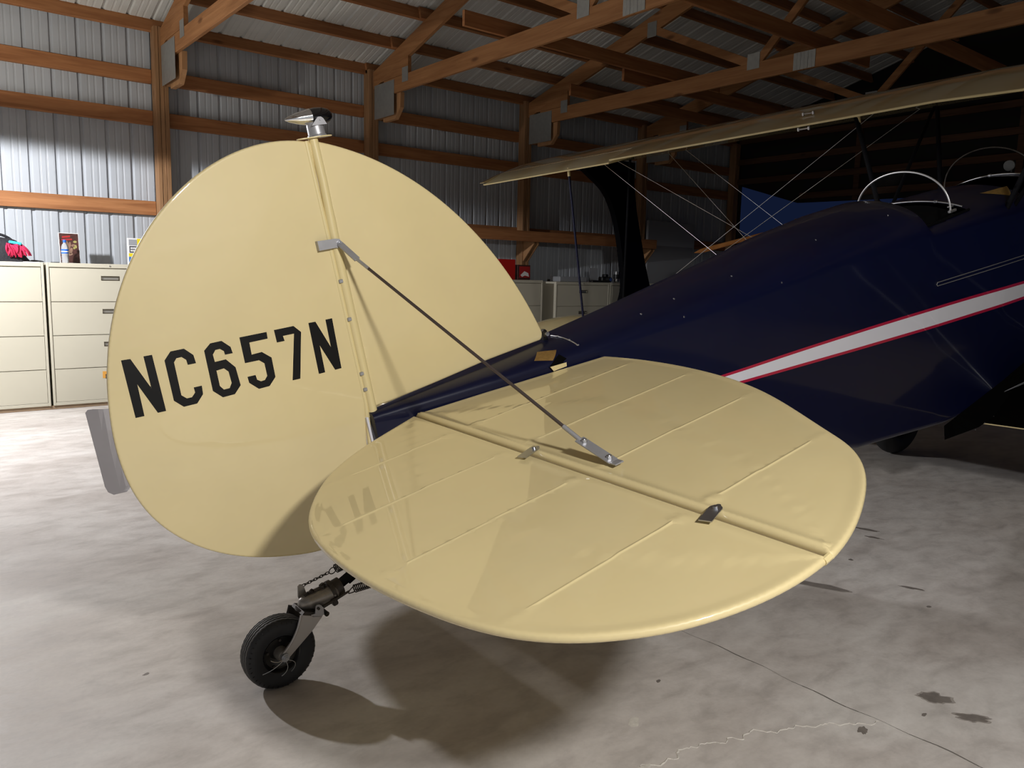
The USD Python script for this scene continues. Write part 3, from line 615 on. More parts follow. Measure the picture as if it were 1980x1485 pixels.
# ================================================================== the biplane (d forward, s to starboard, t up, from the tail-wheel contact)
ORG = np.array([.892, 2.34, 0.0]); YAW, PIT = math.radians(-.9), math.radians(13.5)
EA = np.array([math.cos(YAW) * math.cos(PIT), math.sin(YAW) * math.cos(PIT), math.sin(PIT)]); ES = np.array([math.sin(YAW), -math.cos(YAW), 0.0]); ET = np.cross(ES, EA)
def ac(p):
    p = np.asarray(p, float); return ORG + p[..., :1] * EA + p[..., 1:2] * ES + p[..., 2:3] * ET
def A(d, s, t): return ORG + d * EA + s * ES + t * ET
class AB(MB):
    """a builder whose points are aircraft coordinates"""
    def mesh(s):
        m = MB.mesh(s); m.vertices = ac(np.array(m.vertices)); return m
def dt_prism(poly, s0, depth):   # polygon in (d, t), thickness from s0 - depth to s0
    return AB().prism(poly, (0, s0, 0), (1, 0, 0), (0, 0, 1), depth)
bp = thing('biplane', 'cream and navy biplane with its rounded tail towards the viewer, parked across the hangar', 'aeroplane', (.892, 2.34, 0))

def resample(line, step):
    n = max(3, int(line.length / step)); return np.array([line.interpolate(i * line.length / n).coords[0] for i in range(n)])
def sheet_points(poly, step, du, dv, lines=()):
    pts = [resample(poly.exterior, step)]; nb = len(pts[0])
    b = pts[0]; tg = np.roll(b, -1, 0) - np.roll(b, 1, 0); tg /= np.linalg.norm(tg, axis=1, keepdims=True) + 1e-12
    nr = np.c_[-tg[:, 1], tg[:, 0]]
    if shapely.contains_xy(poly, *(b[5] + nr[5] * .002)) == False: nr = -nr
    ext = poly.exterior
    for k, r in enumerate((.0012, .003, .0055, .0085, .012, .016, .021, .027, .034, .043, .054, .067)):
        q = b + nr * r
        ok = shapely.contains_xy(poly, q[:, 0], q[:, 1]) & (shapely.distance(shapely.points(q[:, 0], q[:, 1]), ext) > r * .93)
        q = q[ok]; pts.append(q if k < 6 else q[::2])
    lo, hi = np.array(poly.bounds[:2]), np.array(poly.bounds[2:])
    U, V = np.meshgrid(np.arange(lo[0], hi[0], du), np.arange(lo[1], hi[1], dv), indexing='ij'); g = np.c_[U.ravel(), V.ravel()]
    inn = poly.buffer(-.076)
    for y_ in lines: g = np.vstack([g[np.abs(g[:, 1] - y_) > .0105]] + [np.c_[np.arange(lo[0], hi[0], .02), np.full(len(np.arange(lo[0], hi[0], .02)), y_ + e_)] for e_ in (-.0095, -.006, -.0035, -.0016, 0, .0016, .0035, .006, .0095)])
    pts.append(g[shapely.contains_xy(inn, g[:, 0], g[:, 1])])
    P = np.vstack(pts); tri = Delaunay(P).simplices; c = P[tri].mean(1); tri = tri[shapely.contains_xy(poly, c[:, 0], c[:, 1])]
    e1, e2 = P[tri[:, 1]] - P[tri[:, 0]], P[tri[:, 2]] - P[tri[:, 0]]; cr = e1[:, 0] * e2[:, 1] - e1[:, 1] * e2[:, 0]
    tri[cr < 0] = tri[cr < 0][:, ::-1]; tri = tri[np.abs(cr) > 1e-10]
    return P, tri, nb
def fabric(poly, half, place, step=.008, du=.03, dv=.012, lines=()):
    """a covered surface: half(P) is its half thickness (0 on the outline), place(P, h) its points"""
    P, tri, nb = sheet_points(poly, step, du, dv, lines); h = half(P); h[:nb] = 0
    n = len(P); remap = np.arange(n) + n - nb; remap[:nb] = np.arange(nb)
    top = place(P, h); bot = place(P[nb:], -h[nb:])
    return trimesh.Trimesh(np.vstack([top, bot]), np.vstack([tri, remap[tri][:, ::-1]]), process=False)
def rnd(x, r): x = np.clip(x, 0, r); return np.sqrt(np.maximum(r * r - (r - x) ** 2, 0))
def sst(x): x = np.clip(x, 0, 1); return x * x * (3 - 2 * x)
def dist_to(line, P): return shapely.distance(shapely.points(P[:, 0], P[:, 1]), line)
RIBS = [.36, .632, .93, 1.272]
def tail_half(poly, hinge, ht=.0150):
    outer = LineString([c for c in poly.exterior.coords]); hl = LineString(hinge)
    def half(P):
        do = dist_to(outer, P); dh = dist_to(hl, P); s_ = P[:, 1]
        body = rnd(do, .009) + .0035 * sst((do - .006) / .55)
        hb = rnd(dh, ht) - (ht - .0115) * sst((dh - ht) / .020) + .0015 * sst((dh - .05) / .30)
        h = np.where(dh < do + .004, np.minimum(hb, .0165 + 0 * hb), np.minimum(body, np.maximum(hb, body * 0 + .004)))
        h = np.minimum(hb, np.maximum(body, 0)) if False else np.where(dh <= do * 1.0001, hb, np.minimum(body, np.maximum(hb, .009)))
        near = sst((dh - .016) / .03) * sst((do - .012) / .022)
        rr = sum(np.exp(-((s_ - r) / .0030) ** 2) for r in RIBS)
        hump = sum(np.exp(-((s_ - r) / .012) ** 2) for r in RIBS) * np.exp(-((dh - .055) / .022) ** 2) * .0035
        edges = [0] + RIBS + [1.62]; sag = np.zeros(len(P))
        for a_, b_ in zip(edges[:-1], edges[1:]):
            q = (s_ - a_) / (b_ - a_); sag += np.where((q >= 0) & (q < 1), np.sin(np.pi * np.clip(q, 0, 1)) ** .8, 0)
        return h + near * (.0019 * rr - .0017 * sag) + hump * (do > .03)
    return half
SLOPE = math.tan(math.radians(1.5)); TMID = .735 - .0185
STAB = [(.686, .070), (.95, .108), (1.25, .160), (1.463, .197)] + [tuple(p) for p in smooth_curve([(1.463, .197), (1.490, .368), (1.484, .631), (1.416, .907), (1.308, 1.119), (1.215, 1.275), (1.166, 1.353), (1.076, 1.442), (.935, 1.521), (.801, 1.571), (.686, 1.594)], 70)[1:]]
ELEV = [tuple(p) for p in smooth_curve([(.675, 1.592), (.604, 1.592), (.522, 1.582), (.415, 1.552), (.327, 1.511), (.254, 1.459), (.19, 1.396), (.137, 1.318), (.095, 1.215), (.064, 1.083), (.042, .914), (.043, .721), (.073, .558), (.148, .416), (.273, .276), (.474, .158), (.675, .078)], 110)]
for side, nm in ((1, 'starboard'), (-1, 'port')):
    place = lambda P, h, side=side: ac(np.c_[P[:, 0], side * P[:, 1], TMID - SLOPE * P[:, 1] + h])
    for name, ol, hinge in (('stabilizer', STAB, [(.686, .07), (.686, 1.594)]), ('elevator', ELEV, [(.675, .08), (.675, 1.592)])):
        pg = Polygon(ol).buffer(0); m = fabric(pg, tail_half(pg, hinge, .0150 if name == 'stabilizer' else .0105), place, lines=RIBS)
        if side < 0: m.faces = m.faces[:, ::-1]
        p_ = obj(name, m, 'cream_fabric', bp, smooth=True)
        if name == 'stabilizer': STABP = p_
        else: ELEVP = p_
    for y in (.70, 1.32):
        tz = TMID - SLOPE * y + .018
        pl = AB()
        a_ = .30
        ux, uy = np.array([math.cos(a_), -side * math.sin(a_), 0]), np.array([math.sin(a_), side * math.cos(a_), 0])
        o_ = np.array([.684, side * y, tz])
        g = Polygon([(-.050, -.015), (.010, -.015)] + [(.010 + .016 * math.cos(q), .0155 * math.sin(q)) for q in np.linspace(-1.5, 1.5, 9)] + [(.010, .015), (-.050, .015)])
        pl.prism(g, o_, ux, uy, .0025 * side) if side > 0 else pl.prism(g, o_ + np.array([0, 0, .0025]), ux, uy, .0025)
        h_ = obj('hinge_bracket', pl, 'aluminium', ELEVP)
        obj('hinge_bolt', AB().cyl(o_ + ux * .010 + [0, 0, .002], o_ + ux * .010 + [0, 0, .008], .0055, 12).cyl(o_ + ux * .028 - [0, 0, .014], o_ + ux * .028 + [0, 0, .001], .006, 10), 'aluminium', ELEVP)
    obj('spar_collar', AB().tube([(.690, side * 1.585, TMID - SLOPE * 1.585), (.664, side * 1.587, TMID - SLOPE * 1.585)], .008, 10), 'cream_metal', STABP)
# ---- fin and rudder
RUD = [(.5604, 1.6444), (.4963, 1.6519), (.4587, 1.6533), (.3651, 1.6446), (.2718, 1.6288), (.2085, 1.6029), (.1619, 1.5754), (.1314, 1.5555), (.0721, 1.506), (.0115, 1.4477), (-.0417, 1.383), (-.093, 1.3088), (-.1218, 1.2601), (-.1452, 1.2147), (-.1605, 1.1719), (-.1752, 1.1096), (-.1933, 1.0188), (-.2039, .9381), (-.2066, .8709), (-.2043, .7816), (-.1891, .7157), (-.1548, .6366), (-.1074, .5705), (-.053, .5205), (.0069, .4812), (.0707, .447), (.1749, .4011), (.2885, .3655), (.40, .372), (.475, .43), (.510, .52), (.520, .62), (.523, .66)]
rc = smooth_curve(RUD, 150, s=33 * .0042 ** 2)
RUDP = Polygon([tuple(p) for p in rc] + [(.545, .80), (.5485, 1.0), (.549, 1.35)]).buffer(0)
FIN = [(.570, 1.640), (.6054, 1.6383), (.7264, 1.5824), (.828, 1.5248), (.8517, 1.5073), (.9599, 1.4254), (1.0505, 1.327), (1.1271, 1.2341), (1.1915, 1.1402), (1.2546, 1.0244), (1.2972, .9339), (1.3345, .8316)]
FINP = Polygon([tuple(p) for p in smooth_curve(FIN, 90, s=12 * .0045 ** 2)] + [(1.3262, .8059), (1.0551, .7992), (.8225, .7841), (.6296, .7749), (.570, .776)]).buffer(0)
def rud_half(P):
    do = dist_to(LineString(RUDP.exterior.coords), P)
    h = rnd(do, .0065) + .0045 * sst(do / .30)
    for r in (.62, .86, 1.165, 1.40): h = h + .0007 * np.exp(-((P[:, 1] - r - .04 * (P[:, 0])) / .005) ** 2) * (do > .03)
    return h
def fin_half(P):
    do = dist_to(LineString(FINP.exterior.coords), P); dh = np.abs(P[:, 0] - .572)
    h = rnd(do, .0075) + .0050 * sst(do / .30)
    hb = .0125 + .0 * dh
    h = np.where(dh < .05, np.minimum(h, .006 + .009 * sst(dh / .05)), h)
    wav = .0016 * np.sin(P[:, 1] * 26 + 2.2 * P[:, 0]) * np.exp(-((P[:, 1] - .98) / .16) ** 2) * sst((.45 - np.abs(P[:, 0] - .8)) / .2)
    return h + wav * (do > .02)
vp = lambda P, h: ac(np.c_[P[:, 0], h, P[:, 1]])
def flip(m): m.faces = m.faces[:, ::-1]; return m
rudder = obj('rudder', flip(fabric(RUDP, rud_half, vp, du=.02, dv=.02)), 'cream_fabric', bp, smooth=True)
fin = obj('fin', flip(fabric(FINP, fin_half, vp, du=.02, dv=.02)), 'cream_fabric', bp, smooth=True)
post = [(.572, 0, 1.652), (.573, 0, 1.52), (.571, 0, 1.445), (.5695, 0, 1.40), (.567, 0, 1.30), (.5665, 0, 1.0), (.566, 0, .765)]
obj('fin_post', AB().tube(post, [.0150, .0150, .0152, .0172, .0172, .0172, .0172], 20), 'cream_metal', fin, smooth=40)
obj('fin_post_end', AB().cyl((.5655, 0, .77), (.5655, 0, .748), .0172, 20), 'cream_metal', fin, smooth=40)
obj('rudder_spar', AB().tube([(.5465, 0, 1.645), (.547, 0, 1.30), (.547, 0, .80), (.536, 0, .69), (.520, 0, .55), (.49, 0, .46)], .0095, 14), 'cream_metal', rudder, smooth=40)
hg = AB()
for z in (1.21, 1.085, .90, .845): hg.box((.546, -.013, z - .006), (.560, .0165, z + .006), .002)
obj('hinge_pin', hg, 'silver_paint', rudder)
obj('post_end_strip', AB().box((.532, -.004, .665), (.540, .0165, .752), .001), 'white_paint', rudder, label='pale bare end of the rudder post')
LET = dict(
 N=[[(-.131, 1.1432), (-.1076, 1.1404), (-.0777, 1.0461), (-.0734, 1.1383), (-.0512, 1.1365), (-.0581, .9724), (-.0802, .9741), (-.1098, 1.0681), (-.1162, .9763), (-.1392, .9781)]],
 C=[[(-.0238, 1.1121), (-.0021, 1.1326), (.035, 1.1305), (.0551, 1.1062), (.056, 1.0814), (.0331, 1.083), (.0328, 1.0981), (.0226, 1.1094), (.0082, 1.1098), (-.0011, 1.1), (-.007, 1.0031), (.0049, .9898), (.0195, .9889), (.0315, .9995), (.0316, 1.0148), (.0543, 1.0134), (.0512, .9884), (.0285, .9668), (-.0092, .969), (-.0303, .994)]],
 six=[[(.0873, 1.1098), (.1091, 1.1259), (.142, 1.1245), (.1629, 1.1006), (.1643, 1.0809), (.1416, 1.0825), (.1413, 1.0936), (.1316, 1.1031), (.1182, 1.1035), (.1078, 1.0921), (.1078, 1.0697), (.1402, 1.0685), (.1615, 1.038), (.1623, .9813), (.139, .9605), (.1032, .962), (.0804, .9888)], [(.1055, 1.044), (.1281, 1.0445), (.1387, 1.0311), (.1388, .9959), (.129, .9823), (.1117, .9833), (.1032, .9972)]],
 five=[[(.1954, 1.1205), (.2787, 1.1152), (.2769, 1.0951), (.22, 1.0983), (.2174, 1.0609), (.2493, 1.0603), (.2741, 1.0358), (.2708, .9745), (.2463, .9527), (.2126, .9541), (.1889, .9805), (.1885, .9995), (.2132, .9979), (.2141, .9827), (.2244, .9745), (.237, .9747), (.2472, .9852), (.2486, 1.0248), (.2348, 1.0387), (.1919, 1.0418)]],
 seven=[[(.3026, 1.1148), (.3658, 1.1111), (.3852, 1.0869), (.3466, .9458), (.3213, .9479), (.3619, 1.0881), (.3253, 1.0904), (.3268, 1.0741), (.3022, 1.0758)]],
 N2=[[(.4159, 1.1077), (.4395, 1.1057), (.471, 1.0133), (.4742, 1.1034), (.497, 1.1022), (.4898, .9379), (.4675, .9387), (.4351, 1.03), (.4319, .9409), (.4103, .9421)]])
for k, rings in LET.items():
    pg = Polygon(rings[0], rings[1:]).buffer(0)
    P = np.vstack([resample(pg.exterior, .006)] + [resample(LineString(list(i_.coords)), .006) for i_ in pg.interiors] + [np.array(r) for r in rings])
    lo, hi = np.array(pg.bounds[:2]), np.array(pg.bounds[2:]); U, V = np.meshgrid(np.arange(lo[0], hi[0], .008), np.arange(lo[1], hi[1], .008)); g = np.c_[U.ravel(), V.ravel()]
    P = np.vstack([P, g[shapely.contains_xy(pg.buffer(-.003), g[:, 0], g[:, 1])]]); P = np.unique(P.round(5), axis=0)
    tr = Delaunay(P).simplices; c = P[tr].mean(1); tr = tr[shapely.contains_xy(pg.buffer(1e-4), c[:, 0], c[:, 1])]
    v = ac(np.c_[P[:, 0], rud_half(P) + .0007, P[:, 1]])
    e1, e2 = P[tr[:, 1]] - P[tr[:, 0]], P[tr[:, 2]] - P[tr[:, 0]]; cr_ = e1[:, 0] * e2[:, 1] - e1[:, 1] * e2[:, 0]; tr[cr_ > 0] = tr[cr_ > 0][:, ::-1]
    obj('registration_letter', trimesh.Trimesh(v, tr, process=False), 'black_vinyl', rudder, label='black painted %s of the registration NC657N' % dict(N='first N', C='C', six='6', five='5', seven='7', N2='last N')[k])
tab = Polygon([(-.2512, 1.027), (-.2441, 1.0335), (-.2326, 1.0327), (-.186, 1.021), (-.200, .80), (-.2081, .7879), (-.2167, .7819), (-.2482, .782), (-.2588, .7926), (-.262, .8097)]).buffer(.004).buffer(-.004)
tp = AB(); pv = np.array(tab.exterior.coords)[:-1]
m_ = trimesh.creation.extrude_polygon(tab, .0025, engine='earcut'); m_ = m_.subdivide().subdivide()
v = np.array(m_.vertices); bend = np.maximum(0, -.215 - v[:, 0]) * .45
tp.add(np.c_[v[:, 0], v[:, 2] - .00125 - bend, v[:, 1]], m_.faces)
obj('trim_tab', tp, 'tab_metal', rudder, label='bare grey metal trim tab with rounded corners')
# ---- tail light on the rudder post
o = np.array([.575, 0, 1.652])
obj('light_flange', AB().prism(Polygon(ellipse_xy(.586, 0, .050, .028, 28)).union(Polygon(ellipse_xy(.55, 0, .03, .016, 20))), (0, 0, 1.6505), (1, 0, 0), (0, 1, 0), .0035), 'cream_metal', fin)
obj('light_mount', AB().lathe((.588, 0, 1.654), (0, 0, 1), [(.030, 0), (.029, .004), (.0265, .006), (.026, .034), (.022, .040), (0, .042)], 28, ref=(1, 0, 0)).box((.580, -.0155, 1.680), (.604, .0265, 1.708), .008), 'silver_paint', fin, smooth=40)
tlx = nrm((1, 0, -.004)); c0 = np.array([.4955, 0, 1.7125])
pr_ = [(0, 0), (.003, .002), (.009, .014), (.017, .040), (.0228, .070), (.0252, .0815)]
obj('light_shell', AB().lathe(c0, tlx, pr_, 36), 'chrome', fin, smooth=60, label='polished pointed shell of the tail light')
pr_ = [(.0252, .0815), (.0268, .10), (.0258, .122), (.0205, .141), (.011, .152), (0, .155)]
obj('light_front', AB().lathe(c0, tlx, pr_, 36), 'black_gloss', fin, smooth=60, label='glossy black rounded front of the tail light')
obj('light_yoke', AB().prism(Polygon([(.565, 1.685), (.615, 1.685), (.607, 1.703), (.600, 1.7085), (.590, 1.7085), (.580, 1.700)]), (0, .0292, 0), (1, 0, 0), (0, 0, 1), .003).cyl((.595, .026, 1.7005), (.595, .0315, 1.7005), .003, 10), 'silver_paint', fin)
# ---- brace strap, wires and fittings
for side in (1, -1):
    sp = AB(); s0 = side * .021
    sp.prism(Polygon([(.500, 1.318), (.500, 1.348), (.560, 1.3445), (.575, 1.341), (.581, 1.3266), (.571, 1.313), (.556, 1.3165)]), (0, max(s0, s0 + side * .003), 0), (1, 0, 0), (0, 0, 1), .003)
    sp.box((.500, min(s0, s0 - side * .030), 1.3185), (.503, max(s0, s0 - side * .030), 1.3475))
    obj('brace_strap', sp, 'silver_paint', fin)
    bl = AB().cyl((.5705, side * .020, 1.3290), (.5705, side * .031, 1.3290), .0075, 12).cyl((.5705, side * .031, 1.3290), (.5705, side * .034, 1.3290), .004, 10)
    obj('strap_bolt', bl, 'aluminium', fin)
    w0, w1 = np.array([.590, side * .085, 1.272]), np.array([.744, side * .835, .756])
    wd = nrm(w1 - w0)
    ck = AB()
    ck.bar((.5715, side * .026, 1.326), w0, .0065, .020, up=(1, 0, .3), ch=.001)
    ck.cyl(w0 - wd * .006, w0 + wd * .055, .0055, 12)
    obj('clevis', ck, 'silver_paint', fin)
    obj('brace_wire', AB().tube([w0 + wd * .05, w1], .0048, 10), 'wire_steel', bp, smooth=True)
    ft = AB().cyl(w1 - wd * .055, w1 + wd * .01, .0065, 12)
    p0, p1 = w1 + wd * .002, np.array([.748, side * .955, TMID - SLOPE * .955 + .0225])
    ft.bar(p0, p1, .034, .004, up=(0, 0, 1), ch=.001)
    ft.bar(p1 - [0, side * .012, 0], p1 + np.array([0, side * .022, -.0006]), .030, .004, up=(0, 0, 1), ch=.001)
    obj('wire_fitting', ft, 'silver_paint', STABP if side < 0 else bp)
    for u in (.16, .88):
        q = p0 + (p1 - p0) * u; obj('fitting_bolt', AB().cyl(q, q + [0, 0, .009], .008, 6).cyl(q, q + [0, 0, .011], .004, 8), 'aluminium', bp)
# ---- fuselage
FD = [.55, .58, .68, 1.0, 1.35, 1.46, 1.8, 2.2, 2.6, 3.0, 3.4, 3.69, 3.74, 3.95, 4.24, 4.5, 4.85, 5.2, 5.55, 5.9, 6.3, 6.55]
WF = lambda d: np.interp(d, [.56, .68, 1.0, 1.46, 2.2, 3.0, 3.7, 4.5, 5.5, 6.3, 6.6], [.036, .056, .118, .186, .265, .325, .37, .40, .40, .38, .36])
ZT = lambda d: np.interp(d, [.55, 1.33, 1.8, 2.1, 2.48, 2.9, 3.36, 3.69, 3.74, 4.24, 4.6, 5.5, 6.6], [.765, .800, .830, .855, .884, .930, .955, .956, .84, .857, .868, .84, .70])
ZL = lambda d: np.interp(d, [.55, 1.33, 2.2, 3.0, 3.7, 4.5, 5.5, 6.6], [.742, .735, .735, .745, .735, .70, .64, .52])
ZB = lambda d: np.interp(d, [.55, 1.5, 3.0, 3.9, 4.8, 5.6, 6.6], [.600, .275, -.205, -.355, -.39, -.34, -.12])
def section(d):
    w, zt, zl, zb = WF(d), ZT(d), ZL(d), ZB(d); c = min(.035, w * .5); P = [(0, zb), (w - c, zb)]
    for q in np.linspace(-90, 0, 6)[1:]: P.append((w - c + c * math.cos(math.radians(q)), zb + c + c * math.sin(math.radians(q))))
    for q in (.25, .5, .75): P.append((w, zb + c + (zl - zb - c) * q))
    for q in np.linspace(0, 90, 17): P.append((w * math.cos(math.radians(q)), zl + (zt - zl) * math.sin(math.radians(q)) ** .92))
    R = np.array(P); return np.vstack([R, np.c_[-R[-2:0:-1, 0], R[-2:0:-1, 1]]])
fd = sorted(set(FD + [round(x, 3) for x in np.arange(.6, 6.5, .12)])); V = []; F = []
for d in fd: sec = section(d); V.append(np.c_[np.full(len(sec), d), sec])
NS = len(sec)
for i in range(len(fd) - 1):
    dm = (fd[i] + fd[i + 1]) / 2
    for j in range(NS):
        j2 = (j + 1) % NS; q = (V[i][j] + V[i][j2]) / 2
        hole = ((3.74 <= dm < 4.24) or (4.95 < dm < 5.45)) and abs(q[1]) < .325 and q[2] > ZL(dm) + .02
        if not hole: F.append((i * NS + j, i * NS + j2, (i + 1) * NS + j2, (i + 1) * NS + j))
fb = AB(); fb.add(np.vstack(V), F)
for i, rev in ((0, False), (len(fd) - 1, True)):
    c = V[i].mean(0); vv = np.vstack([V[i], c]); fb.add(vv, [((j + 1) % NS, j, NS) if not rev else (j, (j + 1) % NS, NS) for j in range(NS)])
fus = obj('fuselage', flip(fb.mesh()), 'navy_paint', bp, smooth=35)
obj('cowling', AB().lathe((6.55, 0, .29), (1, 0, -.02), [(.02, .0), (.36, 0), (.42, .04), (.44, .15), (.43, .40), (.37, .52), (.30, .55), (.29, .50), (.28, .1), (0, .1)], 48), 'navy_paint', fus, smooth=40)
for d0_, d1_ in ((3.70, 4.28), (4.93, 5.5)):
    tb = AB(); w_ = .332; zb_ = .1; zt_ = ZL((d0_ + d1_) / 2) + .05
    tb.add([(d0_, -w_, zb_), (d1_, -w_, zb_), (d1_, w_, zb_), (d0_, w_, zb_), (d0_, -w_, zt_), (d1_, -w_, zt_), (d1_, w_, zt_), (d0_, w_, zt_)], [(0, 1, 2, 3), (0, 1, 5, 4), (2, 3, 7, 6), (3, 0, 4, 7), (1, 2, 6, 5)])
    obj('cockpit_tub', tb, 'cockpit_black', fus)
obj('instrument_panel', AB().prism(Polygon([(-.26, .50), (.26, .50), (.262, .76)] + [(.26 * math.cos(q), .745 + .095 * math.sin(q)) for q in np.linspace(.2, 2.94, 12)] + [(-.262, .76)]), (4.235, 0, 0), (0, 1, 0), (0, 0, 1), .01), 'cockpit_black', fus)
for (s_, z_, r_) in ((-.02, .735, .042), (.11, .70, .034), (-.14, .70, .034)):
    obj('gauge', AB().cyl((4.232, s_, z_), (4.222, s_, z_), r_, 24).cyl((4.222, s_, z_), (4.219, s_, z_), r_ * .8, 24), 'black_gloss', fus, smooth=40)
obj('headrest', AB().obox((3.735, 0, .885), np.eye(3), (.06, .22, .12), .025), 'navy_dark', fus)
def arc(d, f0, f1, lift=.004, n=30, squash=1.0):
    w, zt, zl = WF(d), ZT(d), ZL(d); return [(d, (w + lift) * math.cos(q), zl + (zt - zl + lift) * max(math.sin(q), 0) ** .92) for q in np.linspace(f0, f1, n)]
obj('cowl_trim', AB().tube(arc(4.245, .75, 2.45), .006, 8), 'aluminium', fus, smooth=True)
obj('cowl_trim', AB().tube(arc(5.50, .6, 2.6), .007, 8), 'aluminium', fus, smooth=True)
for d, q in ((4.245, 1.95), (4.245, 1.2), (5.50, 1.75), (5.50, 1.25)):
    p_ = np.array(arc(d, q, q, .006, 1)[0]); obj('trim_clip', AB().obox(p_, np.eye(3), (.022, .022, .018), .004), 'aluminium', fus)
for sg in (-1, 1):
    obj('cockpit_rim', AB().tube([(d, sg * .325, ZL(d) + (ZT(d) - ZL(d)) * (1 - (.325 / WF(d)) ** 2) ** .46 + .004) for d in np.linspace(3.745, 4.24, 12)], .008, 8), 'navy_dark', fus, smooth=True)
ws = obj('windscreen_frame', AB().tube([(4.13 - .02 * math.cos(q), .285 * math.cos(q), .815 + .235 * math.sin(q) ** .9 if math.sin(q) > 0 else .815) for q in np.linspace(0, math.pi, 40)], [.0062] * 40, 8), 'bright_wire', fus, smooth=True, label='bright arched windscreen hoop of the rear cockpit')
an = np.linspace(0, math.pi, 30); P_ = np.array([(4.13 - .02 * math.cos(q), .28 * math.cos(q), .815 + .23 * max(math.sin(q), 0) ** .9) for q in an])
obj('windscreen_pane', AB().add(np.vstack([P_, [(4.16, 0, .815)]]), [(i, i + 1, 30) for i in range(29)]), 'windscreen_clear', ws)
obj('frame_foot', AB().box((4.09, .278, .805), (4.17, .293, .820), .003).box((4.10, .27, .835), (4.15, .285, .842), .002), 'bright_wire', ws)
obj('windscreen_frame', AB().tube([(5.30, .285 * math.cos(q), .80 + .245 * max(math.sin(q), 0) ** .9) for q in np.linspace(0, math.pi, 40)], .005, 8), 'dark_steel', fus, smooth=True)
obj('mirror', AB().cyl((5.62, 0, .885), (5.63, 0, .885), .036, 28).cyl((5.63, 0, .885), (5.66, 0, .84), .006, 8), 'grey_glass', fus, smooth=40, label='small round grey mirror ahead of the cockpits')
# stripe on both sides
def side_strip(top, bot, lift, d0, d1, m, sg, n=40):
    ds_ = np.linspace(d0, d1, n); b = AB(); v = []
    for d in ds_: v += [(d, sg * (WF(d) + lift), np.interp(d, *top)), (d, sg * (WF(d) + lift), np.interp(d, *bot))]
    b.add(v, [(2 * i, 2 * i + 1, 2 * i + 3, 2 * i + 2) for i in range(n - 1)]); return b
_d = list(np.linspace(.9, 6.5, 30)); _q = lambda d_, z_: (_d, list(np.polyval(np.polyfit(d_, z_, 2), _d)))
TOP = _q([2.10, 3.685, 4.81], [.4645, .3680, .2652]); BOT = _q([2.206, 3.20, 4.81], [.392, .2990, .1504])
RW = ([.9, 2.2, 4.8, 6.3], [.006, .0125, .0175, .021])
TOPW = (TOP[0], [z - np.interp(d, *RW) for d, z in zip(*TOP)]); BOTW = (BOT[0], [z + np.interp(d, *RW) for d, z in zip(*BOT)])
for sg in (1, -1):
    obj('red_pinstripe', side_strip(TOP, TOPW, .0012, 1.45, 6.45, '', sg), 'red_paint', fus); obj('red_pinstripe', side_strip(BOTW, BOT, .0012, 1.45, 6.45, '', sg), 'red_paint', fus)
    obj('white_stripe', side_strip(TOPW, BOTW, .0012, 1.45, 6.45, '', sg), 'white_paint', fus)
    g = lambda d, z: (d, sg * (WF(d) + .003), z)
    obj('slot_trim', AB().tube([g(5.6, .372), g(4.80, .4264), g(4.3, .459), g(3.75, .4925), g(3.742, .483), g(3.75, .4735), g(4.3, .438), g(4.80, .404), g(5.6, .349)], .0028, 6), 'bright_wire', fus)
# joint band, fin clamp, plate, slot, bolts
obj('joint_band', AB().tube(arc(1.385, .62, 1.62, .002, 24), .0028, 6), 'bright_wire', fus, smooth=True, label='thin bright band round the fuselage ahead of the fin')
for q in (.64, 1.0, 1.4):
    p_ = np.array(arc(1.385, q, q, .003, 1)[0]); obj('band_clip', AB().obox(p_, np.eye(3), (.010, .010, .006), .002), 'bright_wire', fus)
obj('fin_clamp', AB().obox((1.345, 0, .815), np.eye(3), (.022, .030, .055), .008), 'black_gloss', fus); obj('clamp_bolt', AB().cyl((1.347, .012, .824), (1.347, .0215, .824), .0085, 14), 'aluminium', fus)
def arc_patch(cs, lift, m=None):
    """corner (d, angle) quads laid on the rounded top"""
    out = []
    for d, q in cs:
        w, zt, zl = WF(d), ZT(d), ZL(d); out.append((d, (w + lift) * math.cos(q), zl + (zt - zl + lift) * math.sin(q) ** .92))
    return np.array(out)
def grid_patch(c4, lift, n=6):
    c4 = np.array(c4, float); v = []
    for i in range(n + 1):
        for j in range(n + 1):
            a_, b_ = i / n, j / n; v.append((1 - a_) * (1 - b_) * c4[0] + a_ * (1 - b_) * c4[1] + a_ * b_ * c4[2] + (1 - a_) * b_ * c4[3])
    P = arc_patch(v, lift); return AB().add(P, [(i * (n + 1) + j, (i + 1) * (n + 1) + j, (i + 1) * (n + 1) + j + 1, i * (n + 1) + j + 1) for i in range(n) for j in range(n)])
obj('data_plate', grid_patch([(1.185, .62), (1.235, 1.02), (1.30, .78), (1.25, .32)], .0012), 'brass_plate', fus, label='worn brass data plate below the fin tip')
obj('gold_triangle', grid_patch([(4.60, .95), (4.98, .95), (4.80, .62), (4.78, .62)], .0015), 'gold_plate', fus, label='gold triangular plate beside the front cockpit')
for d, q in ((1.75, .9), (1.95, .95), (2.3, .9), (2.9, .85), (3.5, .8), (1.9, .25), (2.5, .2)):
    p_ = arc_patch([(d, q)], .001)[0]; obj('cowl_screw', AB().lathe(p_, nrm((0, math.cos(q), math.sin(q))), [(.0048, 0), (.004, .0015), (0, .002)], 10), 'aluminium', fus)
obj('stab_slot', AB().prism(Polygon([(1.225, .742), (1.275, .775), (1.315, .744), (1.30, .735)]), (0, .1600, 0), (1, 0, 0), (0, 0, 1), .003), 'cockpit_black', fus)
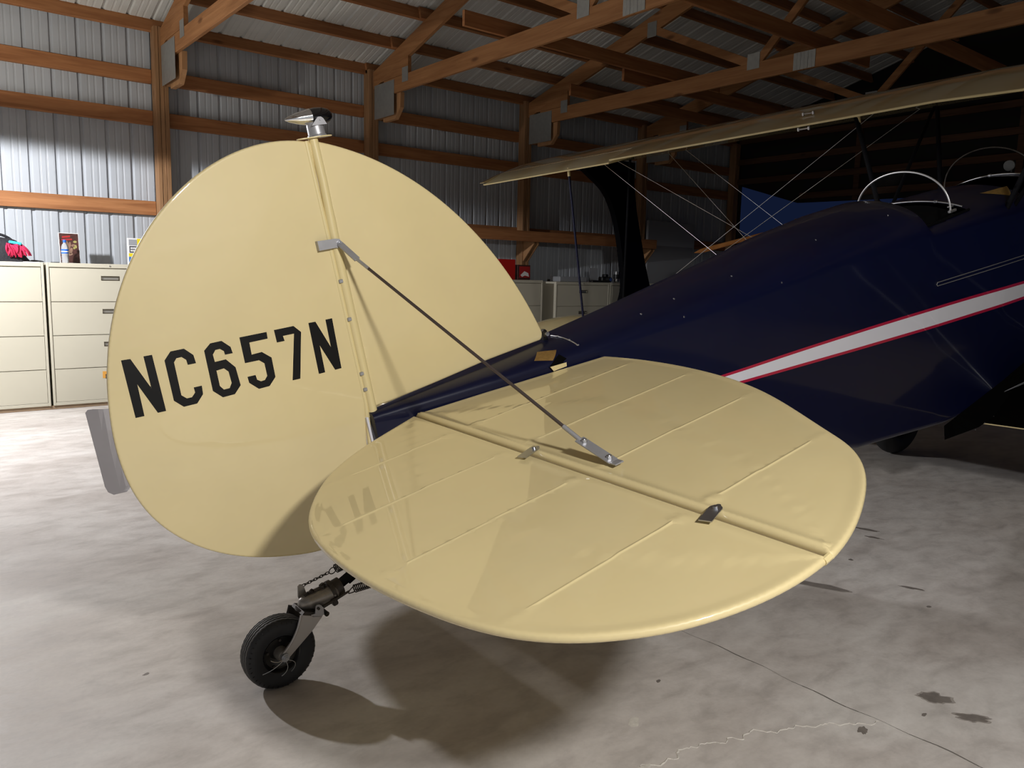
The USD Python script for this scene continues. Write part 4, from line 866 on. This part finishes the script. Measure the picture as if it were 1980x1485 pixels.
obj('gap_fairing', AB().prism(Polygon([(1.222, .742), (1.305, .737), (1.30, .722), (1.235, .722)]), (0, .1625, 0), (1, 0, 0), (0, 0, 1), .003), 'cream_metal', fus)
# belly walkway along the wing root
wk = AB()
for sg in (1, -1):
    ds_ = np.linspace(3.80, 5.35, 20); v = []
    for d in ds_:
        k = (d - 3.80) / 1.55; v += [(d, sg * (WF(d) + .001), np.interp(d, [3.8, 4.83, 5.4], [-.345, -.262, -.25])), (d, sg * (WF(d) + .075 * min(1, (d - 3.79) * 4)), np.interp(d, [3.8, 4.19, 4.83, 5.4], [-.43, -.418, -.375, -.36]))]
    wk.add(v, [(2 * i, 2 * i + 1, 2 * i + 3, 2 * i + 2) for i in range(19)])
obj('wing_root_fillet', wk, 'black_walkway', bp)
for k in range(12):
    d = 4.0 + k * .11; obj('fillet_screw', AB().cyl((d, WF(d) + .074, np.interp(d, [3.8, 4.19, 4.83, 5.4], [-.43, -.418, -.375, -.36])), (d, WF(d) + .078, np.interp(d, [3.8, 4.19, 4.83, 5.4], [-.43, -.418, -.375, -.36]) + .003), .004, 6), 'aluminium', bp)
# ---- wings
def foil(n=22, t_=.115, m=.035, p=.4, x1=1.0):
    x = (1 - np.cos(np.linspace(0, math.pi, n))) / 2; x = x[x <= x1 + 1e-9]
    if x[-1] < x1 - 1e-6: x = np.append(x, x1)
    yt = 5 * t_ * (.2969 * np.sqrt(x) - .126 * x - .3516 * x ** 2 + .2843 * x ** 3 - .1036 * x ** 4) + .0025 * x
    yc = np.where(x < p, m / p ** 2 * (2 * p * x - x * x), m / (1 - p) ** 2 * (1 - 2 * p + 2 * p * x - x * x))
    return np.c_[np.r_[x[::-1], x[1:]], np.r_[(yc + yt)[::-1], (yc - yt)[1:]]]
def wing(te_d, te_t, dih, chord, span, s0, aileron, inc=0.0, sgn=1):
    """sections from s0 to the tip on one side; aileron = (s1, s2, fraction) is left out"""
    ss = sorted(set([s0] + list(np.linspace(s0, span * .9, 26)) + ([aileron[0] - 1e-3, aileron[0], aileron[1], aileron[1] + 1e-3] if aileron else []) + list(span * (.9 + .1 * np.sin(np.linspace(0, math.pi / 2, 10))))))
    b = AB(); rows = []
    for s in ss:
        x1 = aileron[2] if aileron and aileron[0] <= s <= aileron[1] else 1.0
        e = max(0, (s - span * .88) / (span * .12)); k = math.sqrt(max(1 - min(e, 1) ** 2.2, .004)); c = chord * k; off = chord * .62 * (1 - k)
        fo = foil(x1=1.0); 
        if x1 < 1: 
            fo = fo.copy(); fo[:, 0] = np.minimum(fo[:, 0], x1) if False else fo[:, 0] * x1; f2 = foil(60); top = f2[:60][::-1]; bot = f2[59:]
            n_ = (len(fo) + 1) // 2; fo[:n_, 1] = np.interp(fo[:n_, 0], top[:, 0], top[:, 1]); fo[n_ - 1:, 1] = np.interp(fo[n_ - 1:, 0], bot[:, 0], bot[:, 1])
        rows.append(np.c_[te_d + chord - off - fo[:, 0] * c * (1), np.full(len(fo), sgn * s), te_t + dih * s + fo[:, 1] * chord * (k if e > 0 else 1) + (1 - fo[:, 0]) * c * math.tan(inc)])
    n = len(rows[0]); b.add(np.vstack(rows), [(i * n + j, i * n + j + 1, (i + 1) * n + j + 1, (i + 1) * n + j) for i in range(len(rows) - 1) for j in range(n - 1)] + [(i * n + n - 1, i * n, (i + 1) * n, (i + 1) * n + n - 1) for i in range(len(rows) - 1)])
    return b
UT, UD, UC, US, DIH = 1.399, 4.60, 1.50, 5.20, -.0225
for sg in (-1, 1):
    w_ = wing(UD, UT, DIH, UC, US, 0.0, (2.80, 4.75, .80), sgn=sg); m = w_.mesh()
    uw = obj('upper_wing', m if sg < 0 else flip(m), 'cream_fabric', bp, smooth=40)
    # aileron, drooped a little
    b = AB(); rows = []; f2 = foil(60); top = f2[:60][::-1]; bot = f2[59:]; dr = math.radians(5.0); hx = UD + UC * .205
    for s in np.linspace(2.812, 4.74, 14):
        e = max(0, (s - US * .88) / (US * .12)); xs = np.linspace(.806, 1, 9)
        if e > 0: xs = np.linspace(.806, 1 - .02 * e, 9)
        ring = np.vstack([np.c_[xs, np.interp(xs, top[:, 0], top[:, 1])], np.c_[xs[::-1], np.interp(xs[::-1], bot[:, 0], bot[:, 1])]])
        d_ = UD + UC * (1 - ring[:, 0]); t_ = ring[:, 1] * UC; u = d_ - hx; tz = np.interp(.80, top[:, 0], top[:, 1]) * UC * .4
        rows.append(np.c_[hx + u * math.cos(dr), np.full(len(ring), sg * s), UT + DIH * s + tz + (t_ - tz) * math.cos(dr) + u * math.sin(dr)])
    n = len(rows[0]); b.add(np.vstack(rows), [(i * n + j, i * n + (j + 1) % n, (i + 1) * n + (j + 1) % n, (i + 1) * n + j) for i in range(13) for j in range(n)])
    for r_ in (rows[0], rows[-1]): b.add(np.vstack([r_, r_.mean(0)]), [(j, (j + 1) % n, n) for j in range(n)])
    al = obj('aileron', b, 'cream_fabric', uw, smooth=30)
    te = [(UD - .002, sg * s, UT + DIH * s + .003) for s in np.linspace(0, 2.80, 12)]
    obj('trailing_edge', AB().tube(te, .0085, 10), 'cream_metal', uw, smooth=True)
    te2 = [(r_[8][0] - .002, r_[8][1], r_[8][2]) for r_ in rows]
    obj('trailing_edge', AB().tube(te2, .0080, 10), 'cream_metal', uw, smooth=True)
    lw = wing(4.15, -.445, .010, 1.32, 4.7, .40, None, sgn=sg); m = lw.mesh()
    lwo = obj('lower_wing', m if sg < 0 else flip(m), 'cream_fabric', bp, smooth=40)
    f_ = foil(40); up = f_[:40][::-1]; xs = np.linspace(.12, 1.0, 24)
    b = AB(); v = []
    for x_ in xs:
        t_ = -.445 + 1.32 * np.interp(x_, up[:, 0], up[:, 1]) + .0025
        v += [(4.15 + 1.32 * (1 - x_), sg * .41, t_), (4.15 + 1.32 * (1 - x_), sg * .95, t_)]
    v = np.array(v); v[:, 2] += .010 * np.abs(v[:, 1])
    b.add(v, [(2 * i, 2 * i + 1, 2 * i + 3, 2 * i + 2) for i in range(23)])
    obj('walkway', b, 'black_walkway', lwo)
# control fittings on the upper wing
for (s_, top_) in ((-1.02, True), (-.93, False), (1.02, True)):
    z_ = UT + DIH * abs(s_) + (.075 if top_ else -.022); d_ = UD + (.26 if top_ else .05)
    obj('wing_fitting', AB().cyl((d_, s_ - .04, z_), (d_, s_ + .04, z_), .006, 8).obox((d_, s_ - .04, z_), np.eye(3), (.02, .014, .028), .004).obox((d_, s_ + .04, z_), np.eye(3), (.02, .014, .028), .004), 'bright_wire', bp)
# cabane struts, interplane struts, wires
def strut(p, q, r=.016, m='navy_dark', nm='strut'):
    return obj(nm, AB().tube([p, q], r, 12), m, bp, smooth=40)
for sg in (-1, 1):
    strut((4.78, sg * .62, UT - .005), (4.60, sg * .37, .72), nm='cabane_strut'); strut((5.72, sg * .52, UT + .03), (5.45, sg * .38, .64), nm='cabane_strut'); strut((5.72, sg * .5, UT + .03), (4.66, sg * .37, .70), .012, nm='cabane_strut')
    obj('strut_fitting', AB().lathe((4.79, sg * .62, UT + .015), nrm((-.25, -sg * .31, -1)), [(.03, 0), (.028, .02), (.017, .05), (.016, .085), (0, .085)], 14), 'cream_metal', bp, smooth=40)
    strut((4.66, sg * 3.42, UT + DIH * 3.42 - .015), (4.55, sg * 3.40, -.33), .011, 'navy_paint', 'interplane_strut'); strut((5.6, sg * 3.5, UT + DIH * 3.5 + .03), (5.2, sg * 3.5, -.25), .014, nm='interplane_strut')
    obj('strut_fitting', AB().cyl((4.55, sg * 3.40, -.30), (4.56, sg * 3.40, -.17), .014, 10), 'aluminium', bp); obj('strut_fitting', AB().cyl((4.66, sg * 3.42, UT + DIH * 3.42), (4.655, sg * 3.42, UT + DIH * 3.42 - .08), .014, 10), 'cream_metal', bp)
    r0, r1 = (4.45, sg * .40, -.36), (5.25, sg * .40, -.27)
    for p, q in (((4.82, sg * 3.15, 1.335), r0), ((4.86, sg * 3.02, 1.34), r1), ((5.62, sg * 3.1, 1.38), r0), ((5.66, sg * 2.95, 1.385), r1), ((4.85, sg * .5, 1.40), (4.55, sg * 3.25, -.32)), ((5.7, sg * .5, 1.42), (5.2, sg * 3.3, -.24))):
        obj('flying_wire', AB().tube([p, q], .0024, 6), 'aluminium', bp)
# ---- main gear
for sg in (-1, 1):
    c = np.array([6.30, ORG[1] - sg * .70 - .10, .335])
    tq = np.linspace(-2.7, 2.7, 22); prof = [(.335 - .075 + .075 * math.cos(q), .078 * math.sin(q)) for q in tq]; prof = [(prof[0][0] - .06, prof[0][1] * .8)] + prof + [(prof[-1][0] - .06, prof[-1][1] * .8)]
    w_ = obj('main_wheel', MB().lathe(c, (0, 1, 0), prof, 48), 'rubber', bp, smooth=40); obj('wheel_disc', MB().lathe(c, (0, 1, 0), [(0, -.05), (.2, -.04), (.21, 0), (.2, .04), (0, .05)], 36), 'navy_dark', w_, smooth=40)
    obj('hub_nut', MB().cyl(c - [0, .075, 0], c + [0, .075, 0], .014, 10), 'aluminium', w_)
    for d in (4.9, 5.75): obj('gear_leg', MB().tube([A(d, sg * .33, -.33), c + [0, sg * .12, 0]], .02, 10), 'navy_dark', bp)
    obj('gear_axle', MB().tube([c + [0, sg * .13, 0], c], .022, 10), 'dark_steel', bp)
# ---- tail-wheel assembly
tw = np.array([.926, 2.340, .1165]); R = .1165
ax_ = np.array([ES[0], ES[1], 0.0]); ax_ = nrm(ax_)
pr_ = [(.058, -.028), (.066, -.034), (.085, -.0385), (.100, -.0375), (.1095, -.031), (.1135, -.026), (.1155, -.015), (.1165, 0), (.1155, .015), (.1135, .026), (.1095, .031), (.100, .0375), (.085, .0385), (.066, .034), (.058, .028)]
tire = obj('tail_tire', MB().lathe(tw, ax_, pr_, 64), 'rubber', bp, smooth=50)
for k, u in enumerate((-.022, -.011, 0, .011, .022)):
    rr = np.interp(abs(u), [0, .015, .026], [.1165, .1157, .1137]); q = np.linspace(0, 2 * np.pi, 120, endpoint=False); xx, yy, zz = frame(tw, tw + ax_)
    pts = [tw + ax_ * (u + .0014 * math.sin(q_ * 42 + k)) + (rr - .0012) * (math.cos(q_) * xx + math.sin(q_) * yy) for q_ in q]
    obj('tread_rib', MB().tube(pts, .0030, 6, closed=True), 'tread_rubber', tire, smooth=True)
lugs = MB()
for k in range(40):
    q = k * 2 * np.pi / 40; e = math.cos(q) * xx + math.sin(q) * yy
    for sd in (-1, 1): lugs.obox(tw + e * .1030 + ax_ * sd * .0358, [np.cross(ax_, e), e, ax_], (.0018, .012, .0018))
obj('shoulder_grooves', lugs, 'wheel_black', tire, kind='stuff')
rim = obj('wheel_rim', MB().lathe(tw, ax_, [(.0, .012), (.030, .014), (.040, .020), (.052, .020), (.058, .030), (.061, .033), (.061, -.033), (.058, -.030), (.052, -.020), (0, -.014)], 48), 'wheel_black', bp, smooth=40)
for k in range(5):
    q = k * 2 * np.pi / 5 + .4; e = math.cos(q) * xx + math.sin(q) * yy; obj('rim_bolt', MB().cyl(tw + e * .046 + ax_ * .018, tw + e * .046 + ax_ * .026, .0045, 6), 'dark_steel', rim)
obj('wheel_hub', MB().lathe(tw, ax_, [(0, .012), (.022, .012), (.021, .036), (.017, .046), (0, .046)], 24), 'grey_casting', rim, smooth=40)
obj('axle_nut', MB().cyl(tw + ax_ * .044, tw + ax_ * .062, .0135, 16).cyl(tw + ax_ * .060, tw + ax_ * .068, .0095, 6).cyl(tw + ax_ * .066, tw + ax_ * .072, .0055, 12), 'aluminium', rim)
stv = MB()
for pts in ([(.004, .060, -.004), (.035, .066, -.020), (.075, .060, -.034)], [(.0, .062, -.010), (-.005, .064, -.036), (.014, .062, -.056)], [(-.006, .062, -.008), (-.030, .066, -.024), (-.018, .062, -.050)], [(.006, .062, -.002), (.03, .066, -.004), (.048, .06, .004)]):
    q = smooth_curve(pts, 10); stv.tube([tw + ax_ * p[1] + np.array([-1, 0, 0]) * p[0] + np.array([0, 0, 1]) * p[2] for p in q], .0012, 5)
obj('safety_wire', stv, 'bright_wire', rim, label='loose ends of safety wire on the wheel hub')
ARM = [(.1452, .2115), (.2111, .1745), (.1675, .1435), (.0766, .0952), (.0636, .0862), (.0516, .0978), (.0534, .1131), (.0978, .1442), (.1293, .1829)]
armp = Polygon(ARM).buffer(.006).buffer(-.006)
for sg in (1, -1):
    fk = obj('tail_fork', dt_prism(armp, sg * .050 if sg > 0 else -.044, .006), 'fork_paint' if sg > 0 else 'dark_steel', bp)
    rimc = np.array([p for p in armp.exterior.coords])
    obj('fork_lip', AB().tube(smooth_curve([(.1452, sg * .049, .2115), (.1293, sg * .0495, .1829), (.0978, sg * .050, .1442), (.0534, sg * .050, .1131)], 20), .0038, 8), 'fork_paint' if sg > 0 else 'dark_steel', fk, smooth=True)
obj('fork_crown', AB().prism(Polygon([(.150, .207), (.210, .172), (.218, .182), (.160, .214)]), (0, .0435, 0), (1, 0, 0), (0, 0, 1), .0875), 'dark_steel', bp)
def hull(sph, n=2):
    P = []
    for c, r in sph: m_ = trimesh.creation.icosphere(n, r); P.append(np.array(m_.vertices) + c)
    h = trimesh.convex.convex_hull(np.vstack(P)); return AB().tm(h)
cas = obj('swivel_casting', hull([((.180, 0, .221), .022), ((.195, .015, .224), .020), ((.195, -.015, .224), .020), ((.275, .012, .217), .025), ((.275, -.012, .217), .025), ((.215, 0, .200), .024)], 2), 'grey_casting', bp, smooth=40)
obj('casting_collar', AB().cyl((.268, 0, .218), (.282, 0, .2185), .037, 20).cyl((.285, 0, .2185), (.312, 0, .221), .031, 20), 'dark_steel', cas, smooth=40)
obj('base_disc', AB().cyl((.176, 0, .203), (.172, 0, .196), .030, 24).cyl((.19, 0, .200), (.186, 0, .190), .034, 24), 'dark_steel', cas, smooth=40)
obj('top_recess', AB().obox((.222, 0, .2425), [nrm((1, 0, .03)), (0, 1, 0), nrm((-.03, 0, 1))], (.075, .020, .008), .003), 'dark_steel', cas)
nt = AB()
for (d, t_, r_) in ((.2528, .2465, .011), (.2139, .2440, .008), (.200, .240, .006)): nt.cyl((d, 0, t_ - .008), (d - .001, 0, t_ + .008), r_, 6).cyl((d, 0, t_ + .008), (d - .001, 0, t_ + .011), r_ * .5, 8)
obj('casting_nuts', nt, 'dark_steel', cas)
obj('steering_lug', dt_prism(Polygon([(.179, .2741), (.186, .2775), (.193, .2755), (.1985, .268), (.2008, .2318), (.190, .214), (.1818, .2158), (.1736, .22), (.1714, .2408)]), -.018, .006), 'grey_casting', cas)
c0_, c1_ = np.array([.195, -.024, .268]), np.array([.293, -.030, .268]); cd = nrm(c1_ - c0_)
nl = 9
for k in range(nl):
    c = c0_ + (c1_ - c0_) * (k + .5) / nl; ax2 = np.array([0, 1., 0]) if k % 2 else np.array([0, 0, 1.])
    q = np.linspace(0, 2 * np.pi, 14, endpoint=False); hl_ = .0078
    obj('chain_link', AB().tube([c + cd * hl_ * math.cos(a_) + ax2 * .0042 * math.sin(a_) for a_ in q], .0014, 5, closed=True), 'dark_steel', bp, smooth=True)
q = np.linspace(0, 2 * np.pi, 20, endpoint=False)
obj('spring_ring', AB().tube([(.3085 + .0125 * math.cos(a_), -.030 + .004 * math.sin(a_), .2685 + .0125 * math.sin(a_)) for a_ in q], .0017, 6, closed=True), 'dark_steel', bp, smooth=True)
def coil(p, q, r, turns, wr, n=14):
    p = np.array(p, float); q = np.array(q, float); x, y, z = frame(p, q); tt_ = np.linspace(0, 1, turns * n)
    return AB().tube([p + (q - p) * u + r * (math.cos(2 * np.pi * turns * u) * x + math.sin(2 * np.pi * turns * u) * y) for u in tt_], wr, 6)
obj('steering_spring', coil((.3190, -.030, .2700), (.440, -.034, .2705), .0142, 21, .0021), 'dark_steel', bp, smooth=True)
obj('steering_spring', coil((.3400, .040, .2085), (.460, .046, .1900), .0128, 19, .0020), 'dark_steel', bp, smooth=True)
obj('spring_loop', AB().tube(smooth_curve([(.345, .040, .218), (.326, .040, .211), (.318, .040, .203), (.328, .040, .199), (.342, .040, .198)], 16), .0018, 6), 'dark_steel', bp, smooth=True)
obj('steering_link', AB().tube([(.2244, .040, .1990), (.2803, .040, .2043), (.322, .040, .2085)], [.006, .005, .0035], 8), 'dark_steel', bp, smooth=True)
lf_ = smooth_curve([(.288, 0, .220), (.321, 0, .2300), (.359, 0, .2420), (.45, 0, .290), (.60, 0, .40), (.76, 0, .53)], 24)
for k, (w_, dz_, L_) in enumerate(((.052, 0, 24), (.050, -.0075, 22), (.047, -.015, 19))):
    b = AB(); P = lf_[:L_] if k == 0 else lf_[24 - L_:]
    P = P + np.array([0, 0, dz_]); n = len(P); T = np.gradient(P, axis=0); T /= np.linalg.norm(T, axis=1, keepdims=True); Nn = np.c_[-T[:, 2], 0 * T[:, 0], T[:, 0]]
    v = np.stack([P + [0, w_ / 2, 0] + Nn * .003, P - [0, w_ / 2, 0] + Nn * .003, P - [0, w_ / 2, 0] - Nn * .003, P + [0, w_ / 2, 0] - Nn * .003], 1)
    b.add(v.reshape(-1, 3), [(i * 4 + j, i * 4 + (j + 1) % 4, (i + 1) * 4 + (j + 1) % 4, (i + 1) * 4 + j) for i in range(n - 1) for j in range(4)] + [(0, 3, 2, 1), (n * 4 - 4, n * 4 - 3, n * 4 - 2, n * 4 - 1)])
    obj('leaf_spring', b, 'navy_dark', bp)
br = obj('release_bracket', dt_prism(Polygon([(.1764, .1971), (.1899, .1945), (.1976, .2153), (.203, .2196), (.210, .2186), (.217, .2111), (.221, .1972), (.2183, .179), (.2079, .1746), (.1785, .1880)]), .050, .004), 'silver_paint', bp)
obj('bracket_bolt', AB().cyl((.204, .046, .208), (.204, .056, .208), .005, 6), 'dark_steel', br)
obj('pivot_bolt', AB().cyl((.2274, .020, .1741), (.2274, .050, .1741), .0085, 12).cyl((.2274, .050, .1741), (.2274, .054, .1741), .0055, 12), 'black_gloss', br)
obj('stop_block', AB().obox((.2665, .034, .196), [nrm((1, 0, .1)), (0, 1, 0), nrm((-.1, 0, 1))], (.019, .024, .026), .004), 'dark_steel', cas)
